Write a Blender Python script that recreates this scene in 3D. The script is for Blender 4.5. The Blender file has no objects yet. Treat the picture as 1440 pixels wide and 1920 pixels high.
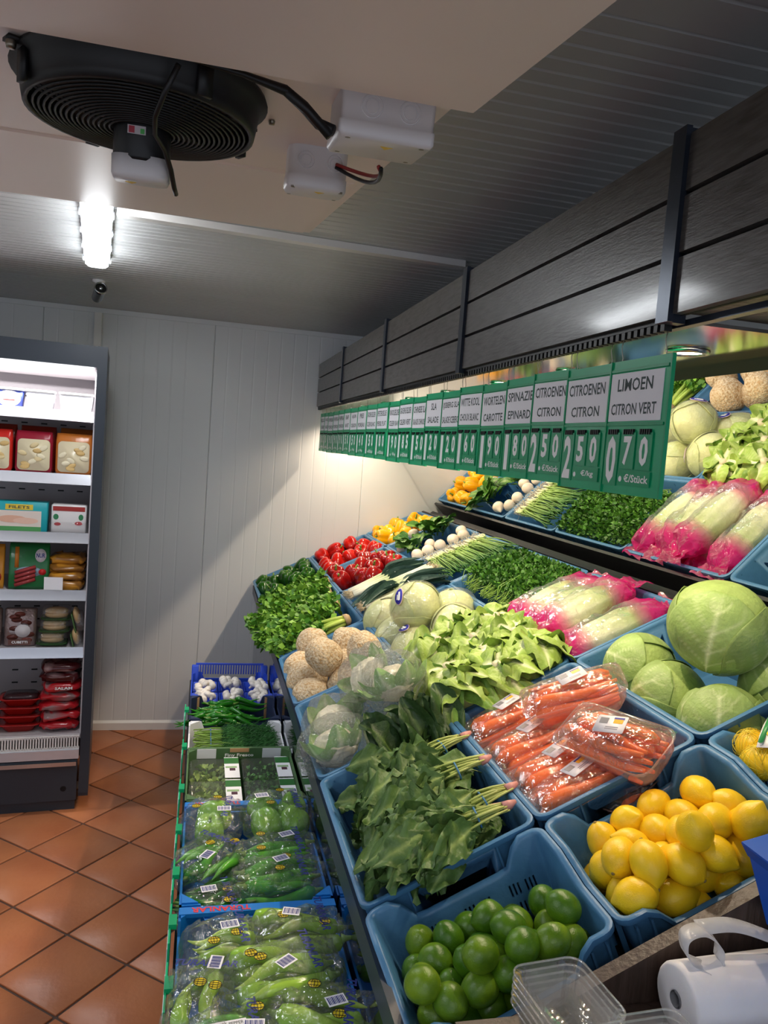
import bpy, bmesh, math, random
import numpy as np
from mathutils import Vector, Matrix, Euler
sc = bpy.context.scene
COL = sc.collection
pi = math.pi

# ------------------------------------------------------------------ camera
CY, CP, CR, CF, CH = math.radians(13.3765), math.radians(4.6061), math.radians(-4.3177), 1450.8, 1.9
_fw = np.array([math.sin(CY)*math.cos(CP), math.cos(CY)*math.cos(CP), -math.sin(CP)])
_rt = np.array([math.cos(CY), -math.sin(CY), 0.0]); _up = np.cross(_rt, _fw)
CRT = math.cos(CR)*_rt - math.sin(CR)*_up
CUP = math.sin(CR)*_rt + math.cos(CR)*_up
cd = bpy.data.cameras.new('camera'); cam = bpy.data.objects.new('camera', cd); COL.objects.link(cam)
cd.sensor_fit = 'HORIZONTAL'; cd.sensor_width = 36.0; cd.lens = CF/1440*36.0; cd.clip_start = .02
m = Matrix.Identity(4)
for i in range(3):
    m[i][0] = CRT[i]; m[i][1] = CUP[i]; m[i][2] = -_fw[i]
m[2][3] = CH
cam.matrix_world = m
sc.camera = cam
# ------------------------------------------------------------------ world, exposure
w = bpy.data.worlds.new('world'); sc.world = w; w.use_nodes = True
w.node_tree.nodes['Background'].inputs[0].default_value = (.80, .86, 1.0, 1)
w.node_tree.nodes['Background'].inputs[1].default_value = 1.0
vs = sc.view_settings
vs.view_transform = 'Standard'; vs.look = 'None'; vs.gamma = 1.0; vs.use_curve_mapping = False; vs.exposure = 0.0
LED_STRENGTH, SPOT_POWER, FRIDGE_POWER = 40.0, 17.0, 15.0
WARM, COOL = (1.0, .80, .58), (.90, .95, 1.0)

# ------------------------------------------------------------------ helpers
def L(h):
    h = h.lstrip('#')
    o = []
    for i in (0, 2, 4):
        c = int(h[i:i+2], 16)/255
        o.append(c/12.92 if c <= .04045 else ((c+.055)/1.055)**2.4)
    return tuple(o)

def ray(px, py):
    return _fw + (px-720)/CF*CRT - (py-960)/CF*CUP
def on_plane(px, py, p0, n):
    d = ray(px, py); o = np.array([0, 0, CH]); n = np.array(n, float)
    return o + d*(((np.array(p0)-o)@n)/(d@n))
def project(P):
    d = np.asarray(P, float)-np.array([0, 0, CH]); z = d@_fw
    return 720+CF*(d@CRT)/z, 960-CF*(d@CUP)/z

def mat(name, col=None, rough=.5, metal=0., bump=0., bscale=60., var=0., vscale=8., col2=None, spec=.5,
        trans=0., sss=0., coat=0., rand=0., vc=False, stretch=(1, 1, 1), detail=4., emit=0., dist=.01, ior=1.45, hrand=0.):
    mt = bpy.data.materials.new(name); mt.use_nodes = True
    nt = mt.node_tree; N = nt.nodes; K = nt.links
    b = N['Principled BSDF']
    b.inputs['Roughness'].default_value = rough; b.inputs['Metallic'].default_value = metal
    b.inputs['Specular IOR Level'].default_value = spec; b.inputs['IOR'].default_value = ior
    b.inputs['Transmission Weight'].default_value = trans
    b.inputs['Coat Weight'].default_value = coat; b.inputs['Coat Roughness'].default_value = .12
    if sss:
        b.inputs['Subsurface Weight'].default_value = sss; b.inputs['Subsurface Radius'].default_value = (.02, .012, .006)
        b.inputs['Subsurface Scale'].default_value = .3
    tc = N.new('ShaderNodeTexCoord'); mp = N.new('ShaderNodeMapping'); mp.inputs['Scale'].default_value = stretch
    K.new(tc.outputs['Object'], mp.inputs['Vector'])
    src = None
    if vc:
        at = N.new('ShaderNodeAttribute'); at.attribute_name = 'Col'; src = at.outputs['Color']
    if col is not None and not vc:
        rgb = N.new('ShaderNodeRGB'); rgb.outputs[0].default_value = (*col, 1); src = rgb.outputs[0]
    if col2 is not None or var:
        nz = N.new('ShaderNodeTexNoise'); nz.inputs['Scale'].default_value = vscale; nz.inputs['Detail'].default_value = detail
        K.new(mp.outputs[0], nz.inputs['Vector'])
        if col2 is not None:
            cr = N.new('ShaderNodeValToRGB'); cr.color_ramp.elements[0].position = .35; cr.color_ramp.elements[1].position = .68
            K.new(nz.outputs[0], cr.inputs[0])
            mx = N.new('ShaderNodeMixRGB'); mx.inputs[2].default_value = (*col2, 1)
            K.new(cr.outputs[0], mx.inputs[0]); K.new(src, mx.inputs[1]); src = mx.outputs[0]
        if var:
            mr = N.new('ShaderNodeMapRange'); mr.inputs[1].default_value = .25; mr.inputs[2].default_value = .75
            mr.inputs[3].default_value = 1-var; mr.inputs[4].default_value = 1+var
            K.new(nz.outputs[0], mr.inputs[0])
            hv = N.new('ShaderNodeHueSaturation'); K.new(mr.outputs[0], hv.inputs['Value']); K.new(src, hv.inputs['Color']); src = hv.outputs[0]
    if rand:
        oi = N.new('ShaderNodeObjectInfo'); mr = N.new('ShaderNodeMapRange')
        mr.inputs[3].default_value = 1-rand; mr.inputs[4].default_value = 1+rand
        K.new(oi.outputs['Random'], mr.inputs[0])
        hv = N.new('ShaderNodeHueSaturation'); K.new(mr.outputs[0], hv.inputs['Value']); K.new(src, hv.inputs['Color']); src = hv.outputs[0]
        if hrand:
            mh = N.new('ShaderNodeMapRange'); mh.inputs[3].default_value = .5+hrand*.15; mh.inputs[4].default_value = .5-hrand
            K.new(oi.outputs['Random'], mh.inputs[0]); K.new(mh.outputs[0], hv.inputs['Hue'])
    K.new(src, b.inputs['Base Color'])
    if emit:
        K.new(src, b.inputs['Emission Color']); b.inputs['Emission Strength'].default_value = emit
    if bump:
        nb = N.new('ShaderNodeTexNoise'); nb.inputs['Scale'].default_value = bscale; nb.inputs['Detail'].default_value = 5
        K.new(mp.outputs[0], nb.inputs['Vector'])
        bp = N.new('ShaderNodeBump'); bp.inputs['Strength'].default_value = bump; bp.inputs['Distance'].default_value = dist
        K.new(nb.outputs[0], bp.inputs['Height']); K.new(bp.outputs[0], b.inputs['Normal'])
    return mt

def film(name, col=(1, 1, 1), haze=.05, gloss=.10, rough=.07, bump=.5, bscale=28., vc=False, dist=.012):
    """thin clear plastic: see-through, with a Fresnel gloss and a little white haze"""
    mt = bpy.data.materials.new(name); mt.use_nodes = True
    nt = mt.node_tree; N = nt.nodes; K = nt.links
    for n in list(N):
        if n.type != 'OUTPUT_MATERIAL': N.remove(n)
    out = N['Material Output']
    tr = N.new('ShaderNodeBsdfTransparent'); gl = N.new('ShaderNodeBsdfGlossy'); df = N.new('ShaderNodeBsdfDiffuse'); tl = N.new('ShaderNodeBsdfTranslucent')
    gl.inputs['Roughness'].default_value = rough
    lw = N.new('ShaderNodeFresnel'); lw.inputs[0].default_value = 1.45
    ad = N.new('ShaderNodeMath'); ad.operation = 'MULTIPLY_ADD'; ad.inputs[1].default_value = .30; ad.inputs[2].default_value = gloss*.35; ad.use_clamp = True
    K.new(lw.outputs[0], ad.inputs[0])
    m1 = N.new('ShaderNodeMixShader'); m2 = N.new('ShaderNodeMixShader'); m3 = N.new('ShaderNodeMixShader')
    m3.inputs[0].default_value = .5
    K.new(df.outputs[0], m3.inputs[1]); K.new(tl.outputs[0], m3.inputs[2])
    tr.inputs[0].default_value = (*col, 1); df.inputs[0].default_value = (*col, 1); tl.inputs[0].default_value = (*col, 1)
    m1.inputs[0].default_value = haze
    if vc:
        at = N.new('ShaderNodeAttribute'); at.attribute_name = 'Col'
        K.new(at.outputs['Color'], tr.inputs[0]); K.new(at.outputs['Color'], df.inputs[0]); K.new(at.outputs['Color'], tl.inputs[0])
        sp = N.new('ShaderNodeSeparateColor'); sp.mode = 'HSV'; K.new(at.outputs['Color'], sp.inputs[0])
        mr = N.new('ShaderNodeMapRange'); mr.inputs[3].default_value = haze; mr.inputs[4].default_value = .85
        K.new(sp.outputs[1], mr.inputs[0]); K.new(mr.outputs[0], m1.inputs[0])
    K.new(tr.outputs[0], m1.inputs[1]); K.new(m3.outputs[0], m1.inputs[2])
    K.new(ad.outputs[0], m2.inputs[0]); K.new(m1.outputs[0], m2.inputs[1]); K.new(gl.outputs[0], m2.inputs[2])
    K.new(m2.outputs[0], out.inputs[0])
    if bump:
        tc = N.new('ShaderNodeTexCoord'); nb = N.new('ShaderNodeTexNoise'); nb.inputs['Scale'].default_value = bscale
        nb.inputs['Detail'].default_value = 3; nb.inputs['Distortion'].default_value = 1.2
        K.new(tc.outputs['Object'], nb.inputs['Vector'])
        bp = N.new('ShaderNodeBump'); bp.inputs['Strength'].default_value = bump; bp.inputs['Distance'].default_value = dist
        K.new(nb.outputs[0], bp.inputs['Height'])
        for n in (gl, df, lw): K.new(bp.outputs[0], n.inputs['Normal'])
    return mt

class MB:
    """collects shapes into one mesh"""
    def __init__(s): s.V = []; s.F = []; s.C = []; s.I = []; s.n = 0; s.S = []
    def add(s, vf, col=(1, 1, 1), mi=0, M=None, smooth=True):
        v, f = vf; v = np.asarray(v, float).reshape(-1, 3)
        if M is not None:
            A = np.array(M); v = v@A[:3, :3].T + A[:3, 3]
        c = np.asarray(col, float)
        if c.ndim == 1: c = np.tile(c, (len(v), 1))
        s.V.append(v); s.C.append(c)
        s.F += [tuple(i+s.n for i in q) for q in f]; s.I += [mi]*len(f); s.S += [smooth]*len(f)
        s.n += len(v); return s
    def mesh(s, name, mats):
        me = bpy.data.meshes.new(name)
        V = np.concatenate(s.V) if s.V else np.zeros((0, 3))
        me.from_pydata(V.tolist(), [], s.F)
        if not isinstance(mats, (list, tuple)): mats = [mats]
        for mm in mats: me.materials.append(mm)
        me.polygons.foreach_set('material_index', s.I); me.polygons.foreach_set('use_smooth', s.S)
        C = np.concatenate(s.C); ca = me.color_attributes.new('Col', 'FLOAT_COLOR', 'POINT')
        ca.data.foreach_set('color', np.hstack([C, np.ones((len(C), 1))]).ravel().astype(np.float32))
        me.update(); return me

def T(x=0, y=0, z=0, rx=0, ry=0, rz=0, s=1.):
    S = Matrix.Diagonal((*(s if isinstance(s, (tuple, list)) else (s, s, s)), 1))
    return Matrix.Translation((x, y, z)) @ Euler((rx, ry, rz)).to_matrix().to_4x4() @ S

def box(sx, sy, sz, x=0, y=0, z=0):
    v = [(x+a*sx/2, y+b*sy/2, z+c*sz/2) for c in (-1, 1) for b in (-1, 1) for a in (-1, 1)]
    return v, [(0, 2, 3, 1), (4, 5, 7, 6), (0, 1, 5, 4), (2, 6, 7, 3), (0, 4, 6, 2), (1, 3, 7, 5)]
def box2(x0, x1, y0, y1, z0, z1): return box(x1-x0, y1-y0, z1-z0, (x0+x1)/2, (y0+y1)/2, (z0+z1)/2)
def rrect(w, d, r, n=4):
    r = max(min(r, w/2-1e-4, d/2-1e-4), 1e-4); o = []
    for cx, cy, a0 in ((w/2-r, d/2-r, 0), (-w/2+r, d/2-r, pi/2), (-w/2+r, -d/2+r, pi), (w/2-r, -d/2+r, 1.5*pi)):
        for i in range(n+1):
            a = a0+pi/2*i/n; o.append((cx+r*math.cos(a), cy+r*math.sin(a)))
    return o
def loft(loops, cap0=True, cap1=True, closed=True):
    n = len(loops[0]); V = [p for l in loops for p in l]; F = []
    for i in range(len(loops)-1):
        for j in range(n if closed else n-1):
            k = (j+1) % n; F.append((i*n+j, i*n+k, (i+1)*n+k, (i+1)*n+j))
    if cap0: F.append(tuple(range(n-1, -1, -1)))
    if cap1: F.append(tuple((len(loops)-1)*n+j for j in range(n)))
    return V, F
def rbox(w, d, h, r=.005, b=.002, z0=0):
    """upright box with rounded corners and eased edges, base at z0"""
    q = lambda i, z: [(x, y, z) for x, y in rrect(w-2*i, d-2*i, max(r-i, .0005), 3)]
    return loft([q(b, z0), q(0, z0+b), q(0, z0+h-b), q(b, z0+h)])
def tube(path, rad, n=8, cap=True):
    P = np.asarray(path, float); k = len(P)
    rad = np.full(k, rad) if np.isscalar(rad) else np.asarray(rad, float)
    tg = np.gradient(P, axis=0); tg /= np.linalg.norm(tg, axis=1)[:, None]+1e-12
    a = np.array([0, 0, 1.]) if abs(tg[0][2]) < .9 else np.array([1., 0, 0])
    nn = np.cross(tg[0], a); nn /= np.linalg.norm(nn); loops = []
    th = np.linspace(0, 2*pi, n, endpoint=False)
    for i in range(k):
        nn = nn-tg[i]*(nn@tg[i]); nn /= np.linalg.norm(nn)+1e-12; bb = np.cross(tg[i], nn)
        loops.append([tuple(P[i]+rad[i]*(math.cos(t)*nn+math.sin(t)*bb)) for t in th])
    return loft(loops, cap, cap)
def arc(p0, p1, bend, n=8):
    p0 = np.array(p0, float); p1 = np.array(p1, float); t = np.linspace(0, 1, n)[:, None]
    return p0*(1-t)+p1*t+np.array(bend)*(4*t*(1-t))
def lathe(prof, n=20, cap0=False, cap1=False):
    return loft([[(r*math.cos(2*pi*j/n), r*math.sin(2*pi*j/n), z) for j in range(n)] for r, z in prof], cap0, cap1)
def uv(fn, nu=20, nv=14):
    u = np.linspace(0, 2*pi, nu, endpoint=False); v = np.linspace(.02, pi-.02, nv)
    U, W = np.meshgrid(u, v); P = fn(U, W); P = np.stack(P, -1) if isinstance(P, tuple) else P
    V = P.reshape(-1, 3); F = []
    for i in range(nv-1):
        for j in range(nu):
            k = (j+1) % nu; F.append((i*nu+j, (i+1)*nu+j, (i+1)*nu+k, i*nu+k))
    F.append(tuple(range(nu))); F.append(tuple((nv-1)*nu+j for j in range(nu-1, -1, -1)))
    return V, F
def grid(P):
    a, b, _ = P.shape
    return P.reshape(-1, 3), [(i*b+j, i*b+j+1, (i+1)*b+j+1, (i+1)*b+j) for i in range(a-1) for j in range(b-1)]
def thick(vf, t):
    """give a sheet a real thickness t"""
    v, f = vf; v = np.asarray(v, float); nrm = np.zeros_like(v)
    for q in f:
        n_ = np.cross(v[q[1]]-v[q[0]], v[q[2]]-v[q[0]])
        for i in q: nrm[i] += n_
    nrm /= np.linalg.norm(nrm, axis=1)[:, None]+1e-12
    n = len(v); V = np.vstack([v+nrm*t/2, v-nrm*t/2]); F = list(f)+[tuple(i+n for i in reversed(q)) for q in f]
    from collections import Counter
    ed = Counter()
    for q in f:
        for i in range(len(q)): ed[(q[i], q[(i+1) % len(q)])] += 1
    for a, b in list(ed):
        if (b, a) not in ed: F.append((b, a, a+n, b+n))
    return V, F
class Noise:
    def __init__(s, seed, f=1., n=10):
        r = np.random.default_rng(seed); s.k = r.normal(0, 1, (n, 3))*f; s.p = r.uniform(0, 2*pi, n); s.n = n
    def __call__(s, P): return np.sin(np.asarray(P)@s.k.T+s.p).sum(-1)/math.sqrt(s.n)

def link(o, parent=None):
    COL.objects.link(o)
    if parent is not None: o.parent = parent
    return o
def thing(name, label, cat, M=None, group=None):
    o = bpy.data.objects.new(name, None); link(o); o.empty_display_size = .02
    if M is not None: o.matrix_world = M
    o['label'] = label; o['category'] = cat
    if group: o['group'] = group
    return o
def part(name, me, parent, M=None, label=None, kind=None):
    o = bpy.data.objects.new(name, me); link(o, parent)
    if M is not None: o.matrix_local = M
    if label: o['label'] = label
    if kind: o['kind'] = kind
    return o
def solo(name, me, label, cat, M=None, group=None, kind=None):
    o = bpy.data.objects.new(name, me); link(o)
    if M is not None: o.matrix_world = M
    o['label'] = label; o['category'] = cat
    if group: o['group'] = group
    if kind: o['kind'] = kind
    return o
def struct(name, me, M=None, parent=None):
    o = bpy.data.objects.new(name, me); link(o, parent)
    if M is not None: o.matrix_local = M
    if parent is None: o['kind'] = 'structure'
    return o
def mk(name, mats, *items):
    """mesh from (shape, colour, matrix, material index) items"""
    b = MB()
    for it in items:
        vf = it[0]; b.add(vf, it[1] if len(it) > 1 and it[1] is not None else (1, 1, 1), it[3] if len(it) > 3 else 0, it[2] if len(it) > 2 else None)
    return b.mesh(name, mats)
def flat(name, mats, *items):
    me = mk(name, mats, *items); me.polygons.foreach_set('use_smooth', [False]*len(me.polygons)); return me

_txt = {}
def text_shape(s, bold=.0, shear=0.):
    """flat lettering in the x-z plane facing -y; returned with its width and height"""
    key = (s, bold, shear)
    if key in _txt: return _txt[key]
    cu = bpy.data.curves.new('lettering', 'FONT'); cu.body = s; cu.size = 1; cu.offset = bold; cu.resolution_u = 2; cu.shear = shear
    o = bpy.data.objects.new('lettering_tmp', cu); COL.objects.link(o)
    dg = bpy.context.evaluated_depsgraph_get(); me = bpy.data.meshes.new_from_object(o.evaluated_get(dg))
    v = np.array([tuple(p.co) for p in me.vertices]); f = [tuple(p.vertices) for p in me.polygons]
    COL.objects.unlink(o); bpy.data.objects.remove(o); bpy.data.curves.remove(cu); bpy.data.meshes.remove(me)
    v = v[:, [0, 2, 1]]; v[:, 1] = 0; lo = v.min(0); v -= lo; hi = v.max(0)
    _txt[key] = (v, f, hi[0], hi[2]); return _txt[key]
def text(s, w, h, cx, cz, y=0., bold=0., shear=0.):
    v, f, a, b = text_shape(s, bold, shear)
    q = v.copy(); q[:, 0] = (q[:, 0]/a-.5)*w+cx; q[:, 2] = (q[:, 2]/b-.5)*h+cz; q[:, 1] = y
    return q, f
ORD = 'first second third fourth fifth sixth seventh eighth ninth tenth eleventh twelfth thirteenth fourteenth'.split()
def rank_labels(pts, fmt, per=5):
    """a label for each point by its row from the front and its place from the left in the picture"""
    px = [project(p) for p in pts]; idx = sorted(range(len(pts)), key=lambda i: -px[i][1]); out = [None]*len(pts)
    rows = max(1, round(len(pts)/per)); cut = [round(len(pts)*r/rows) for r in range(rows+1)]
    for r in range(rows):
        row = sorted(idx[cut[r]:cut[r+1]], key=lambda i: px[i][0])
        for c, i in enumerate(row): out[i] = fmt.format(row=ORD[r], col=ORD[c])
    return out
# ------------------------------------------------------------------ materials
M_white = mat('white_plastic', L('#e4e2e0'), .35)
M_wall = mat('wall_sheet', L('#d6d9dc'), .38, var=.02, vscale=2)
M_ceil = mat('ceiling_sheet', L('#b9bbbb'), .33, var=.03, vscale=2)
M_grout = mat('grout', L('#4b3a33'), .85)
M_tile = mat('terracotta', L('#b06f48'), .36, col2=L('#9c5d3d'), vscale=3.2, rand=.13, bump=.12, bscale=40, var=.06, detail=6)
M_coat = mat('coated_sheet', L('#e2cfc5'), .40)
M_black = mat('black_paint', L('#0a0a0b'), .5)
M_blackp = mat('black_plastic', L('#0c0c0d'), .45)
M_steel = mat('steel', L('#b9bcc0'), .25, metal=1)
M_screw = mat('screw', L('#8c8577'), .35, metal=1)
M_red = mat('red_wire', L('#8e2a26'), .4)
M_yel = mat('warning_yellow', L('#e3b92d'), .5)
M_jbox = mat('grey_box', L('#d5d0cf'), .42)
M_led = mat('led_diffuser', (.93, .97, 1.0), .3, emit=LED_STRENGTH)
M_frost = mat('clip_plastic', L('#dfe4ea'), .3)
M_board = mat('grey_oak_board', L('#5a5654'), .36, col2=L('#37332f'), vscale=6, stretch=(2.5, 1, 18), detail=9, bump=.16, bscale=14, var=.14, coat=.30, dist=.003)
M_anth = mat('anthracite_metal', L('#343b47'), .28, metal=.55)
M_under = mat('polished_underside', L('#a9a7a3'), .09, metal=1)
M_dark = mat('dark_frame', L('#191a1f'), .4)
M_navy = mat('navy_laminate', L('#2a3648'), .35)
M_mirror = mat('mirror_glass', (.86, .87, .87), .0, metal=1)
M_dmirror = mat('dark_mirror_panel', L('#7e8792'), .05, metal=1)
M_wood = mat('dark_wood', L('#4a3a33'), .42, col2=L('#33271f'), vscale=9, stretch=(9, 9, .7), bump=.25, bscale=10, var=.12)
M_green = mat('sign_green', L('#10ad74'), .32)
M_green2 = mat('sign_green_dark', L('#0c9c66'), .35)
M_card = mat('paper_card', L('#f3f2f7'), .55)
M_ink = mat('dark_ink', L('#3c4a4a'), .6)
M_digit = mat('white_print', L('#f7faf8'), .5)
M_navyink = mat('navy_ink', L('#22307c'), .5)
M_wire = mat('wire', L('#a8a49c'), .35, metal=.9)
M_crate = mat('blue_crate', L('#44759f'), .38, var=.07, vscale=9, rand=.06, bump=.10, bscale=70)
M_veg = mat('vegetable', vc=True, rough=.42, var=.10, vscale=22, rand=.10, bump=.2, bscale=140, dist=.003)
M_vegs = mat('vegetable_shiny', vc=True, rough=.17, var=.06, vscale=12, rand=.10, coat=.25)
M_leaf = mat('leaf', vc=True, rough=.46, var=.13, vscale=35, rand=.16, bump=.45, bscale=95, dist=.005)
M_leafm = mat('leaf_mass', vc=True, rough=.5)
M_lemon = mat('lemon_peel', L('#f7cf1e'), .32, rand=.06, bump=.35, bscale=420, dist=.0015, col2=L('#eebf1a'), vscale=18)
M_lime = mat('lime_peel', L('#316412'), .27, rand=.30, hrand=.04, bump=.35, bscale=420, dist=.0015, col2=L('#56861a'), vscale=20)
M_celr = mat('celeriac_skin', L('#f0dfc0'), .7, col2=L('#b08a58'), vscale=120, bump=1.0, bscale=110, dist=.010, var=.18, rand=.06, detail=7)
M_carrot = mat('carrot', L('#f2702a'), .32, rand=.10, bump=.3, bscale=50, stretch=(3, 1, 1), dist=.003)
M_film = film('clear_film', haze=.05, gloss=.26, bump=.75, bscale=30., dist=.014)
M_filmw = film('crinkled_film', haze=.06, gloss=.42, rough=.05, bump=1.0, bscale=52., dist=.03)
M_film2 = film('clear_film_stiff', haze=.05, gloss=.08, bump=.15, bscale=16)
M_pinkf = film('pink_bag_film', vc=True, haze=.06, bump=.6, bscale=26)
M_ptray = film('tinted_tray', col=(1.0, .72, .66), haze=.26, gloss=.12, bump=.1, bscale=10)
M_rpet = film('clear_box', col=(.95, .96, .97), haze=.13, gloss=.30, bump=.08, bscale=20)
M_bag = film('milky_bag', col=(.93, .93, .95), haze=.62, gloss=.05, rough=.2, bump=.5, bscale=30)
M_print = mat('colour_print', vc=True, rough=.38)
M_printg = mat('glossy_print', vc=True, rough=.2, bump=.25, bscale=40, dist=.004)
M_carton = mat('carton', L('#b08a62'), .8)
M_bluebox = mat('blue_carton', L('#1277cf'), .45)
M_navybox = mat('navy_carton', L('#222f4e'), .6)
M_whitebox = mat('white_carton', L('#e2e4ea'), .6)
M_greenbox = mat('green_carton', L('#46683f'), .6)
M_bluecr = mat('royal_blue_plastic', L('#2b4cc4'), .35)
M_fridge = mat('fridge_dark', L('#2b323c'), .4)
M_fridgei = mat('fridge_inside', L('#b9b3b6'), .4)
M_shelfr = mat('price_rail', L('#c9cdd6'), .22, metal=.5)
M_roll = mat('bag_roll', L('#d9d7dc'), .42, sss=.2, bump=.4, bscale=26, dist=.006)
M_net = mat('yellow_net', L('#d8c23a'), .5)

# ------------------------------------------------------------------ the room
ZC, YW = 2.62, 5.03
floor = struct('floor', flat('floor', M_grout, (box2(-2.6, 2.6, -1.6, YW+.1, -.06, -.006),)))
tp = .306; ta = math.radians(49.5); ca, sa = math.cos(ta), math.sin(ta); an = (-.2685, 4.033)
ts = rbox(tp-.010, tp-.010, .012, .004, .0022, -.012)
tile_me = mk('tile', M_tile, (ts,))
for i in range(-22, 23):
    for j in range(-22, 23):
        x = an[0]+(i+.5)*tp*ca-(j+.5)*tp*sa; y = an[1]+(i+.5)*tp*sa+(j+.5)*tp*ca
        if -2.0 < x < .5 and .9 < y < YW+.12:
            struct('tile', tile_me, T(x, y, 0, rz=ta+random.Random(i*97+j).choice((0, 1, 2, 3))*pi/2), floor)
def ribbed(width, length, pitch, depth, t=.05):
    """sheet-metal sandwich panel: profile along x with pressed grooves, extruded along z"""
    xs = []; n = int(width/pitch)
    pr = [(0, .004), (.004, 0)]
    for k in range(1, n):
        c = k*pitch
        pr += [(c-.006, 0), (c-.0015, depth), (c+.0015, depth), (c+.006, 0)]
    pr += [(width-.004, 0), (width, .004), (width, t), (0, t)]
    return loft([[(x, y, 0) for x, y in pr], [(x, y, length) for x, y in pr]])
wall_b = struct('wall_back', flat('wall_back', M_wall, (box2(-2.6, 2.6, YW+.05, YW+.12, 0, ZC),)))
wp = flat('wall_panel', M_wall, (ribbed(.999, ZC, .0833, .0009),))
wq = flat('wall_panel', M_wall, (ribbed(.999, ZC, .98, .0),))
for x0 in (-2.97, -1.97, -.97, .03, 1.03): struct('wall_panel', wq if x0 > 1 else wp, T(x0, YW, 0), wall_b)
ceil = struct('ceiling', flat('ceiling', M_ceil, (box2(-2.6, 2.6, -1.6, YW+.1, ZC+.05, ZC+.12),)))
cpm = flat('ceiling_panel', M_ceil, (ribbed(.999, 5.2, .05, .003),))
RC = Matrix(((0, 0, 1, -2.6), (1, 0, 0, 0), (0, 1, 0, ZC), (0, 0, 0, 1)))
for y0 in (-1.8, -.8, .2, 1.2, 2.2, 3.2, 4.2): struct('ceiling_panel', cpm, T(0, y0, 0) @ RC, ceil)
struct('wall_left', flat('wall_left', M_wall, (box2(-2.66, -2.6, -1.6, YW+.1, 0, ZC),)))
struct('wall_right', flat('wall_right', M_wall, (box2(2.0, 2.06, -1.6, YW+.1, 0, ZC),)))
bb = struct('baseboard_back', flat('baseboard_back', M_white, (loft([[(-2.6, YW, 0), (-2.6, YW-.012, 0), (-2.6, YW-.012, .045), (-2.6, YW, .06)], [(.5, YW, 0), (.5, YW-.012, 0), (.5, YW-.012, .045), (.5, YW, .06)]]),)))
struct('trim_1', flat('trim_1', M_wall, (box2(-2.6, 2.0, YW-.012, YW-.001, ZC-.03, ZC-.001),)))

# ------------------------------------------------------------------ cooler unit on the ceiling
TL = math.atan(.145); EC = (-.10, 1.085, 2.55+.145*(1.085-2.46))
ev = thing('ceiling_cooler', 'white ceiling cooler unit with black fan and two grey junction boxes', 'cooler', T(*EC, rx=TL))
def eloc(x, y, z=None):
    zz = 2.55+.145*(y-2.46); return ((x-EC[0]), (y-EC[1])/math.cos(TL))
yb = lambda y, z: ((y-EC[1])*math.cos(TL)+(z-EC[2])*math.sin(TL), -(y-EC[1])*math.sin(TL)+(z-EC[2])*math.cos(TL))
prof = [yb(2.46, 2.55), yb(2.46, ZC-.002), yb(-.15, ZC-.002), yb(-.15, 2.55+.145*(-2.61))]
cas = loft([[(-1.05, a, b) for a, b in prof], [(.381, a, b) for a, b in prof]])
part('casing', flat('casing', M_coat, (cas,)), ev)
# folded edge plate along the far side and the overlapping near cover sheet
part('edge_plate', flat('edge_plate', M_coat, (loft([[(-1.05, a, b) for a, b in ((.47, 0), (.475, -.004), (1.389, -.003), (1.389, 0))], [(.36, a, b) for a, b in ((.47, 0), (.475, -.004), (1.389, -.003), (1.389, 0))]]),)), ev)
cv = [(-1.24, 0), (-1.24, -.024), (-.190, -.024), (-.178, -.016), (-.178, 0)]
part('cover_sheet', flat('cover_sheet', M_coat, (loft([[(-1.05, a, b) for a, b in cv], [(.385, a, b) for a, b in cv]]),)), ev)
# fan
R0 = .152
sh = lathe([(R0+.004, 0), (R0+.006, -.006), (R0-.004, -.012), (R0-.008, -.036), (R0-.010, -.046), (R0-.016, -.046), (R0-.014, -.036), (R0-.012, -.012), (R0-.012, 0)], 48)
fan = part('fan_shroud', mk('fan_shroud', M_black, (sh,)), ev, T(0, 0, -.010, rx=-.10), label='black round fan housing')
g = MB()
for k in range(15):
    r = .040+k*(R0-.022-.040)/14
    z = -.056+.012*((r-.04)/.1)**2
    g.add(tube([(r*math.cos(a), r*math.sin(a), z) for a in np.linspace(0, 2*pi, 41)], .0017, 5, False))
for a in np.linspace(0, 2*pi, 4, endpoint=False)+.55:
    for d in (-.006, .006):
        c, s_ = math.cos(a), math.sin(a)
        g.add(tube([(c*r-s_*d, s_*r+c*d, -.0545+.012*((r-.04)/.1)**2) for r in np.linspace(.035, R0-.02, 8)]+[(c*(R0-.008)-s_*d, s_*(R0-.008)+c*d, -.032)], .0018, 5))
part('guard_grille', g.mesh('guard_grille', M_black), fan)
for k in range(4):
    a = .55+k*pi/2
    st = part('guard_strap', mk('guard_strap', M_black, (box(.006, .018, .046, R0-.002, 0, -.022),), (box(.022, .020, .004, R0+.006, 0, -.004),)), fan, T(rz=a))
    part('screw', mk('screw', M_screw, (lathe([(.0001, -.010), (.005, -.010), (.006, -.006), (.006, 0)], 10, True), None, T(R0+.011, 0, -.004)),), st)
bl = []
for t in np.linspace(0, 1, 6):
    bl.append([(.045+.085*t, s*(.028+.012*t)-.01*t, -.026+s*(.010-.004*t)) for s in np.linspace(-1, 1, 5)])
blm = mk('blade', M_blackp, (thick(grid(np.array(bl)), .003),))
for k in range(5): part('blade', blm, fan, T(rz=k*2*pi/5))
part('throat_disc', mk('throat_disc', mat('throat', L('#6a645c'), .6), (lathe([(.0001, -.003), (R0-.014, -.003)], 32),)), fan)
mo = part('motor', mk('motor', M_blackp, (lathe([(.030, -.02), (.036, -.03), (.036, -.100), (.034, -.104)], 24, True, True),)), ev, label='black motor body')
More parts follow.
